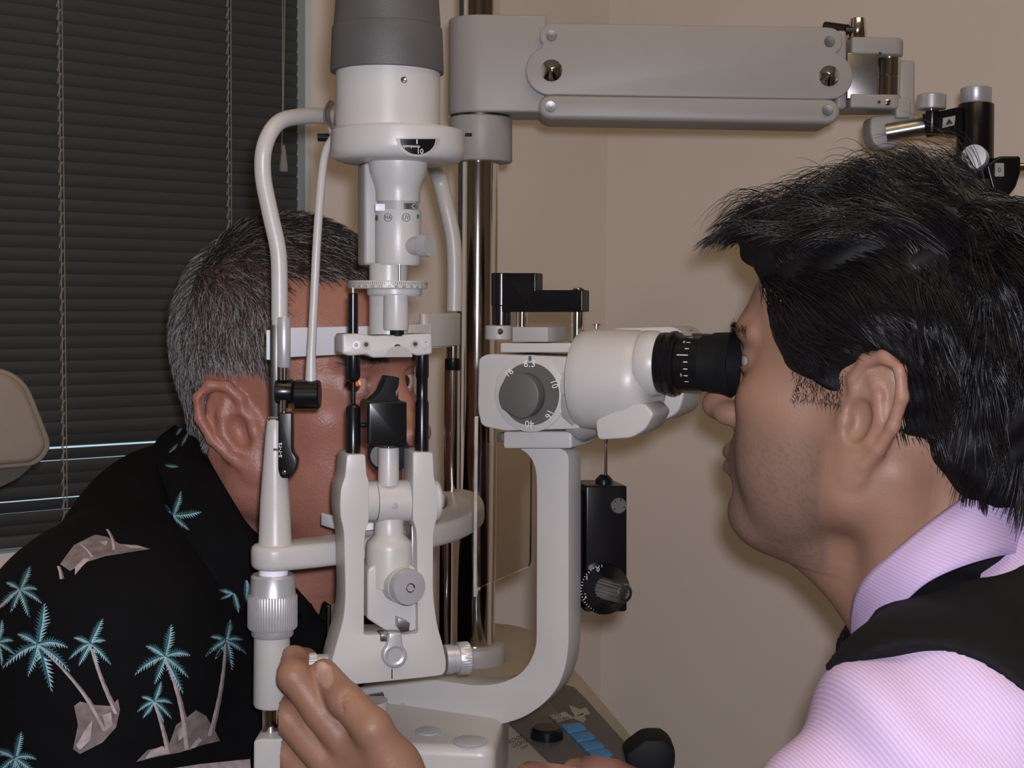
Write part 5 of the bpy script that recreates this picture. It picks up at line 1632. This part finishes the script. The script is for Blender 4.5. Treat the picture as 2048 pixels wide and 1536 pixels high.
# ---------------- hands and forearm, one skin with the body
def hand_left():
    v = Vol(np.array(W(500, 1900, .75)) - np.array((0, 0, .02)), np.array(W(960, 1270, .93)) + np.array((.02, .0, .01)), .0014)
    q = lambda a, b, c: np.array(W(a, b, c)[:])
    wr = q(830, 1760, .830)
    mc = {'i': q(716, 1520, .834), 'm': q(672, 1548, .836), 'r': q(650, 1596, .842), 'p': q(648, 1648, .850)}
    for k in 'imrp':
        v.cap(wr, mc[k], .0175, .0112, .014)
    v.cap(mc['i'] * .5 + wr * .5, mc['p'] * .5 + wr * .5, .0145, .0145, .014)
    v.chain([mc['m'], q(572, 1432, .850), q(573, 1402, .872), q(596, 1396, .888)], [.0108, .0096, .0082, .0070], .003)
    v.chain([mc['r'], q(567, 1506, .858), q(573, 1482, .878), q(600, 1476, .890)], [.0105, .0091, .0078, .0066], .003)
    v.chain([mc['p'], q(573, 1574, .866), q(581, 1554, .882), q(602, 1546, .890)], [.0098, .0081, .0070, .0060], .003)
    v.chain([mc['i'], q(640, 1425, .838), q(587, 1352, .842), q(588, 1320, .862), q(612, 1317, .882)], [.0112, .0097, .0100, .0084, .0070], .0035)
    v.cap(q(820, 1600, .828), q(744, 1456, .820), .0175, .0118, .012)
    v.chain([q(744, 1456, .820), q(690, 1400, .830), q(648, 1346, .849)], [.0118, .0106, .0088], .003)
    v.cap(q(735, 1500, .832), q(790, 1530, .828), .012, .014, .010)
    v.cap(wr, q(905, 1850, .80), .024, .030, .02)
    # skin folds over the thumb joint
    for t_ in (-8, 0, 8):
        v.cap(q(672 + t_, 1418 + t_, .817), q(706 + t_, 1392 + t_, .822), .0006, .0006, .0012, True)
    nl = q(649, 1343, .8412)
    v.ell(nl, (.0050, .0020, .0075), .0010, np.array([[.81, 0, -.59], [0, 1, 0], [.59, 0, .81]]))
    V, Q = v.mesh()
    C = np.tile(np.array((.300, .160, .105)), (len(V), 1))
    d = V - nl
    a_ = d[:, 0] * .81 + d[:, 2] * .59; b_ = -d[:, 0] * .59 + d[:, 2] * .81
    nm = (1 - sm(np.sqrt((a_ / .0056) ** 2 + (b_ / .0084) ** 2), .85, 1.0)) * sm(-d[:, 1], -.0035, .0)
    C = C * (1 - nm[:, None]) + np.array((.42, .25, .20)) * nm[:, None]
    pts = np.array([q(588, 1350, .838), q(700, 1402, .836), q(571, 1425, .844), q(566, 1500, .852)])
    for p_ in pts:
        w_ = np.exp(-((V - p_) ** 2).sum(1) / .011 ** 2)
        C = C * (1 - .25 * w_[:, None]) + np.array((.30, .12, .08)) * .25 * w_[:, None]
    return V, Q, C
def hand_right():
    v = Vol(np.array(W(960, 1800, .78)), np.array(W(1440, 1470, .94)), .0018)
    q = lambda a, b, c: np.array(W(a, b, c)[:])
    wr = q(1370, 1680, .83)
    tips = [((1225, 1548, .850), (1110, 1532, .868), (1062, 1556, .878), (1050, 1590, .880)), ((1220, 1556, .835), (1096, 1540, .846), (1048, 1566, .856), (1040, 1600, .860)), ((1225, 1574, .822), (1100, 1562, .826), (1052, 1590, .836), (1048, 1620, .84)), ((1235, 1600, .812), (1130, 1600, .812), (1090, 1624, .82), (1085, 1650, .82))]
    for t in tips:
        P_ = [q(*a) for a in t]
        v.cap(wr, P_[0], .019, .0125, .02)
        v.chain(P_, [.0125, .0105, .0090, .0075], .006)
    v.chain([q(1300, 1600, .86), q(1205, 1545, .882), q(1150, 1545, .895)], [.015, .0115, .009], .01)
    v.cap(wr, q(1440, 1800, .82), .024, .03, .02)
    V, Q = v.mesh()
    return V, Q, np.tile(np.array((.30, .15, .105)), (len(V), 1))
Vl, Ql, Cl = hand_left()
Vr, Qr, Cr = hand_right()
# neck base and trunk inside the clothes
tv = Vol((.05, .60, .66), (.62, 1.15, 1.20), .008)
nb = np.array(xf(DM, np.array([[-.080, 0, -.20]]))[0])
tv.cap(nb + np.array((-.01, 0, .07)), nb - np.array((0, 0, .08)), .050, .075, .04)
tv.ell(wnp(2060, 1640, .88), (.09, .14, .20), .06)
Vt, Qt = tv.mesh()
Vb, Qb, Cb = joinm([(Vw, Q0, C), (Vl, Ql, Cl), (Vr, Qr, Cr), (Vt, Qt, np.tile(dbase, (len(Vt), 1)))])
body_obj('body', Vb, Qb, M['skin_d'], doc, Cb)

# ---------------- striped shirt
def stripes(name, d, col_a, col_b, period=.0021):
    m = material(name, col_a, 0.75, spec=0.2, var=0.03, bump=0.1, bscale=900)
    nt = m.node_tree; p = nt.nodes['Principled BSDF']
    src = p.inputs['Base Color'].links[0].from_socket
    tc = nt.nodes.new('ShaderNodeTexCoord')
    dt = nt.nodes.new('ShaderNodeVectorMath'); dt.operation = 'DOT_PRODUCT'; dt.inputs[1].default_value = d
    nt.links.new(tc.outputs['Object'], dt.inputs[0])
    ml = nt.nodes.new('ShaderNodeMath'); ml.operation = 'MULTIPLY'; ml.inputs[1].default_value = 2 * math.pi / period
    nt.links.new(dt.outputs['Value'], ml.inputs[0])
    sn = nt.nodes.new('ShaderNodeMath'); sn.operation = 'SINE'; nt.links.new(ml.outputs[0], sn.inputs[0])
    mr = nt.nodes.new('ShaderNodeMapRange'); mr.inputs[1].default_value = -.2; mr.inputs[2].default_value = .9
    nt.links.new(sn.outputs[0], mr.inputs[0])
    mx = nt.nodes.new('ShaderNodeMix'); mx.data_type = 'RGBA'
    nt.links.new(mr.outputs[0], mx.inputs[0]); nt.links.new(src, mx.inputs[6]); mx.inputs[7].default_value = col_b + (1,)
    nt.links.new(mx.outputs[2], p.inputs['Base Color'])
    return m
M['shirt_d'] = stripes('pink_striped_cotton', (.85, .2, .5), (.60, .44, .66), (.70, .56, .78))
M['shirt_c'] = stripes('pink_striped_collar', (.35, 0, .94), (.56, .42, .66), (.64, .50, .76))
sv = Vol((.08, .52, .60), (.66, 1.18, 1.24), .004)
sv.cap(wnp(1895, 1530, .735), wnp(1560, 1850, .70), .066, .054, .04)
sv.cap(wnp(1560, 1850, .70), wnp(1020, 1820, .77), .050, .040, .03)
sv.cap(wnp(1985, 1240, .885), wnp(1895, 1530, .735), .058, .062, .05)
sv.ell(wnp(2080, 1660, .88), (.105, .16, .24), .06)
sv.cap(wnp(2010, 1300, .90), wnp(2060, 1480, 1.06), .05, .06, .05)
Vs, Qs = sv.mesh()
Ns = normals(Vs, Qs)
# creases running from the armpit
ax_ = np.array(wnp(1700, 1420, .70)); dd = Vs - ax_
w_ = .0055 * np.sin(dd @ np.array((75., 25., 95.)) + 1.5 * np.sin(dd @ np.array((30., 0, -42.)))) * np.exp(-(dd ** 2).sum(1) / .085 ** 2)
w_ += .0014 * np.sin(Vs @ np.array((60., 20., -48.)))
Vs = Vs + Ns * w_[:, None]
shd = body_obj('shirt', Vs, Qs, M['shirt_d'], doc, label='pink pin-striped dress shirt')
up_ = [(2085, 938, .885), (2030, 952, .840), (1950, 985, .812), (1868, 1040, .800), (1790, 1104, .802), (1738, 1150, .815), (1712, 1192, .832), (1704, 1245, .850), (1708, 1305, .868)]
md_ = [(2090, 980, .880), (2040, 985, .828), (1965, 1018, .798), (1885, 1075, .786), (1815, 1138, .788), (1765, 1188, .803), (1735, 1228, .822), (1718, 1272, .842), (1712, 1316, .862)]
lo_ = [(2095, 1105, .870), (2050, 1105, .815), (1985, 1115, .784), (1906, 1140, .775), (1845, 1172, .778), (1795, 1222, .794), (1760, 1264, .814), (1735, 1302, .838), (1718, 1332, .860)]
Vc, Qc = loft([[wnp(*q) for q in r] for r in (up_, md_, lo_)], .003)
cl = body_obj('collar', Vc, Qc, M['shirt_c'], doc, label='turned-down pink collar'); cl.parent = shd
# ---------------- vest
vv = Vol((.08, .52, .60), (.66, 1.18, 1.24), .004)
vv.f = sv.f - .0055
vv.cap(wnp(1905, 1345, .868), wnp(1890, 1600, .87), .050, .06, .05)
vv.cap(wnp(1880, 1200, .828), wnp(1785, 1310, .848), .036, .032, .02)
# armhole for the near sleeve, opening for the far one
vv.ell(wnp(1850, 1712, .655), (.080, .105, .1035), .004, sub=True)
vv.cap(wnp(1500, 1900, .70), wnp(1780, 1640, .72), .085, .080, .004, True)
vv.cap(wnp(1500, 1900, .70), wnp(1020, 1820, .77), .08, .06, .004, True)
# neck opening
vv.cap(nb + np.array((-.01, 0, .12)), nb + np.array((-.03, .0, .0)), .058, .050, .010, True)
vv.cap(wnp(1600, 1440, .70), wnp(1550, 1560, .69), .046, .05, .008, True)
vv.cap(wnp(1620, 1420, .78), wnp(1600, 1560, .78), .040, .05, .008, True)
vv.cap(wnp(2120, 1165, .862), wnp(1985, 1155, .838), .034, .036, .02)
vv.cap(wnp(1985, 1155, .838), wnp(1890, 1195, .826), .036, .036, .02)
Vv, Qv = vv.mesh()
body_obj('vest', Vv, Qv, M['vest'], doc, label='black wool vest')
# ---------------- tie
tie = [[wnp(1700, 1290, .878), wnp(1688, 1320, .874), wnp(1680, 1360, .872), wnp(1672, 1420, .872)], [wnp(1718, 1292, .860), wnp(1712, 1322, .856), wnp(1706, 1362, .853), wnp(1702, 1420, .853)]]
Vt2, Qt2 = loft(tie, .004)
to = body_obj('tie', Vt2, Qt2, M['tie'], doc, label='black tie with small pale pattern')
for (a, b) in (((1694, 1325), (1702, 1332)), ((1690, 1342), (1697, 1347))):
    Vk = np.array([wnp(a[0], a[1], .8555), wnp(b[0], a[1] - 2, .8535), wnp(b[0], b[1], .8525), wnp(a[0], b[1] + 2, .8545)])
    me = np_mesh('tie_print', shift(Vk, doc.location), np.array([[0, 1, 2, 3]])); mesh_obj('tie_print', me, M['ink'], to, sharp=None)

# ================================================================== small pieces belong to the part that carries them
def carry(root, part, names, nth=0):
    ch = [c for c in root.children if c.name.split('.')[0] == part]
    if not ch: return
    host = ch[nth]
    for c in list(root.children):
        if c is not host and c.name.split('.')[0] in names:
            c.parent = host
carry(mf, 'magnification_dial', {'dial_knob', 'index_mark'})
carry(mf, 'breath_shield', {'shield_edge_glint'})
carry(mf, 'eyepiece', {'eyepiece_ticks'})
for c in list(mf.children):
    if c.name.startswith('lettering'):
        big = c.data.vertices[0].co.x
        c.parent = next(k for k in mf.children if k.name.split('.')[0] == ('eyepiece' if big > .19 else 'magnification_dial'))
carry(mf, 'clamp_screw', {'clamp_screw_head'})
carry(lf, 'lock_lever', {'lever_dish'})
carry(lf, 'centring_knob', {'knob_screw', 'knob_boss'})
carry(lf, 'crossbar', {'pin_hole', 'peep_hole', 'arch_recess'})
carry(lf, 'filter_lever', {'lever_ball', 'lever_tab'})
carry(lf, 'filter_body', {'filter_mark'})
carry(lf, 'scale_ring', {'window_rim', 'scale_window'})
carry(lf, 'mirror_box', {'mirror_holder', 'mirror', 'box_knob'})
carry(lf, 'pivot_barrel', {'barrel_core', 'barrel_centre', 'barrel_end'})
carry(tf, 'drum_dial', {'drum_knob', 'dial_ticks', 'lettering'})
carry(tf, 'round_plate', {'screw'})
carry(cf, 'fixation_arm', {'lamp_barrel', 'lamp_clamp'})
carry(cf, 'cable_grip', {'lettering'})
carry(cf, 'far_rod', {'band'})
carry(bl, 'pull_cord', {'tassel'})
carry(ar, 'clamp_cone', {'lever_handle'})
carry(ar, 'lower_collar', {'slot'})
carry(hr, 'cushion', {'piping'})
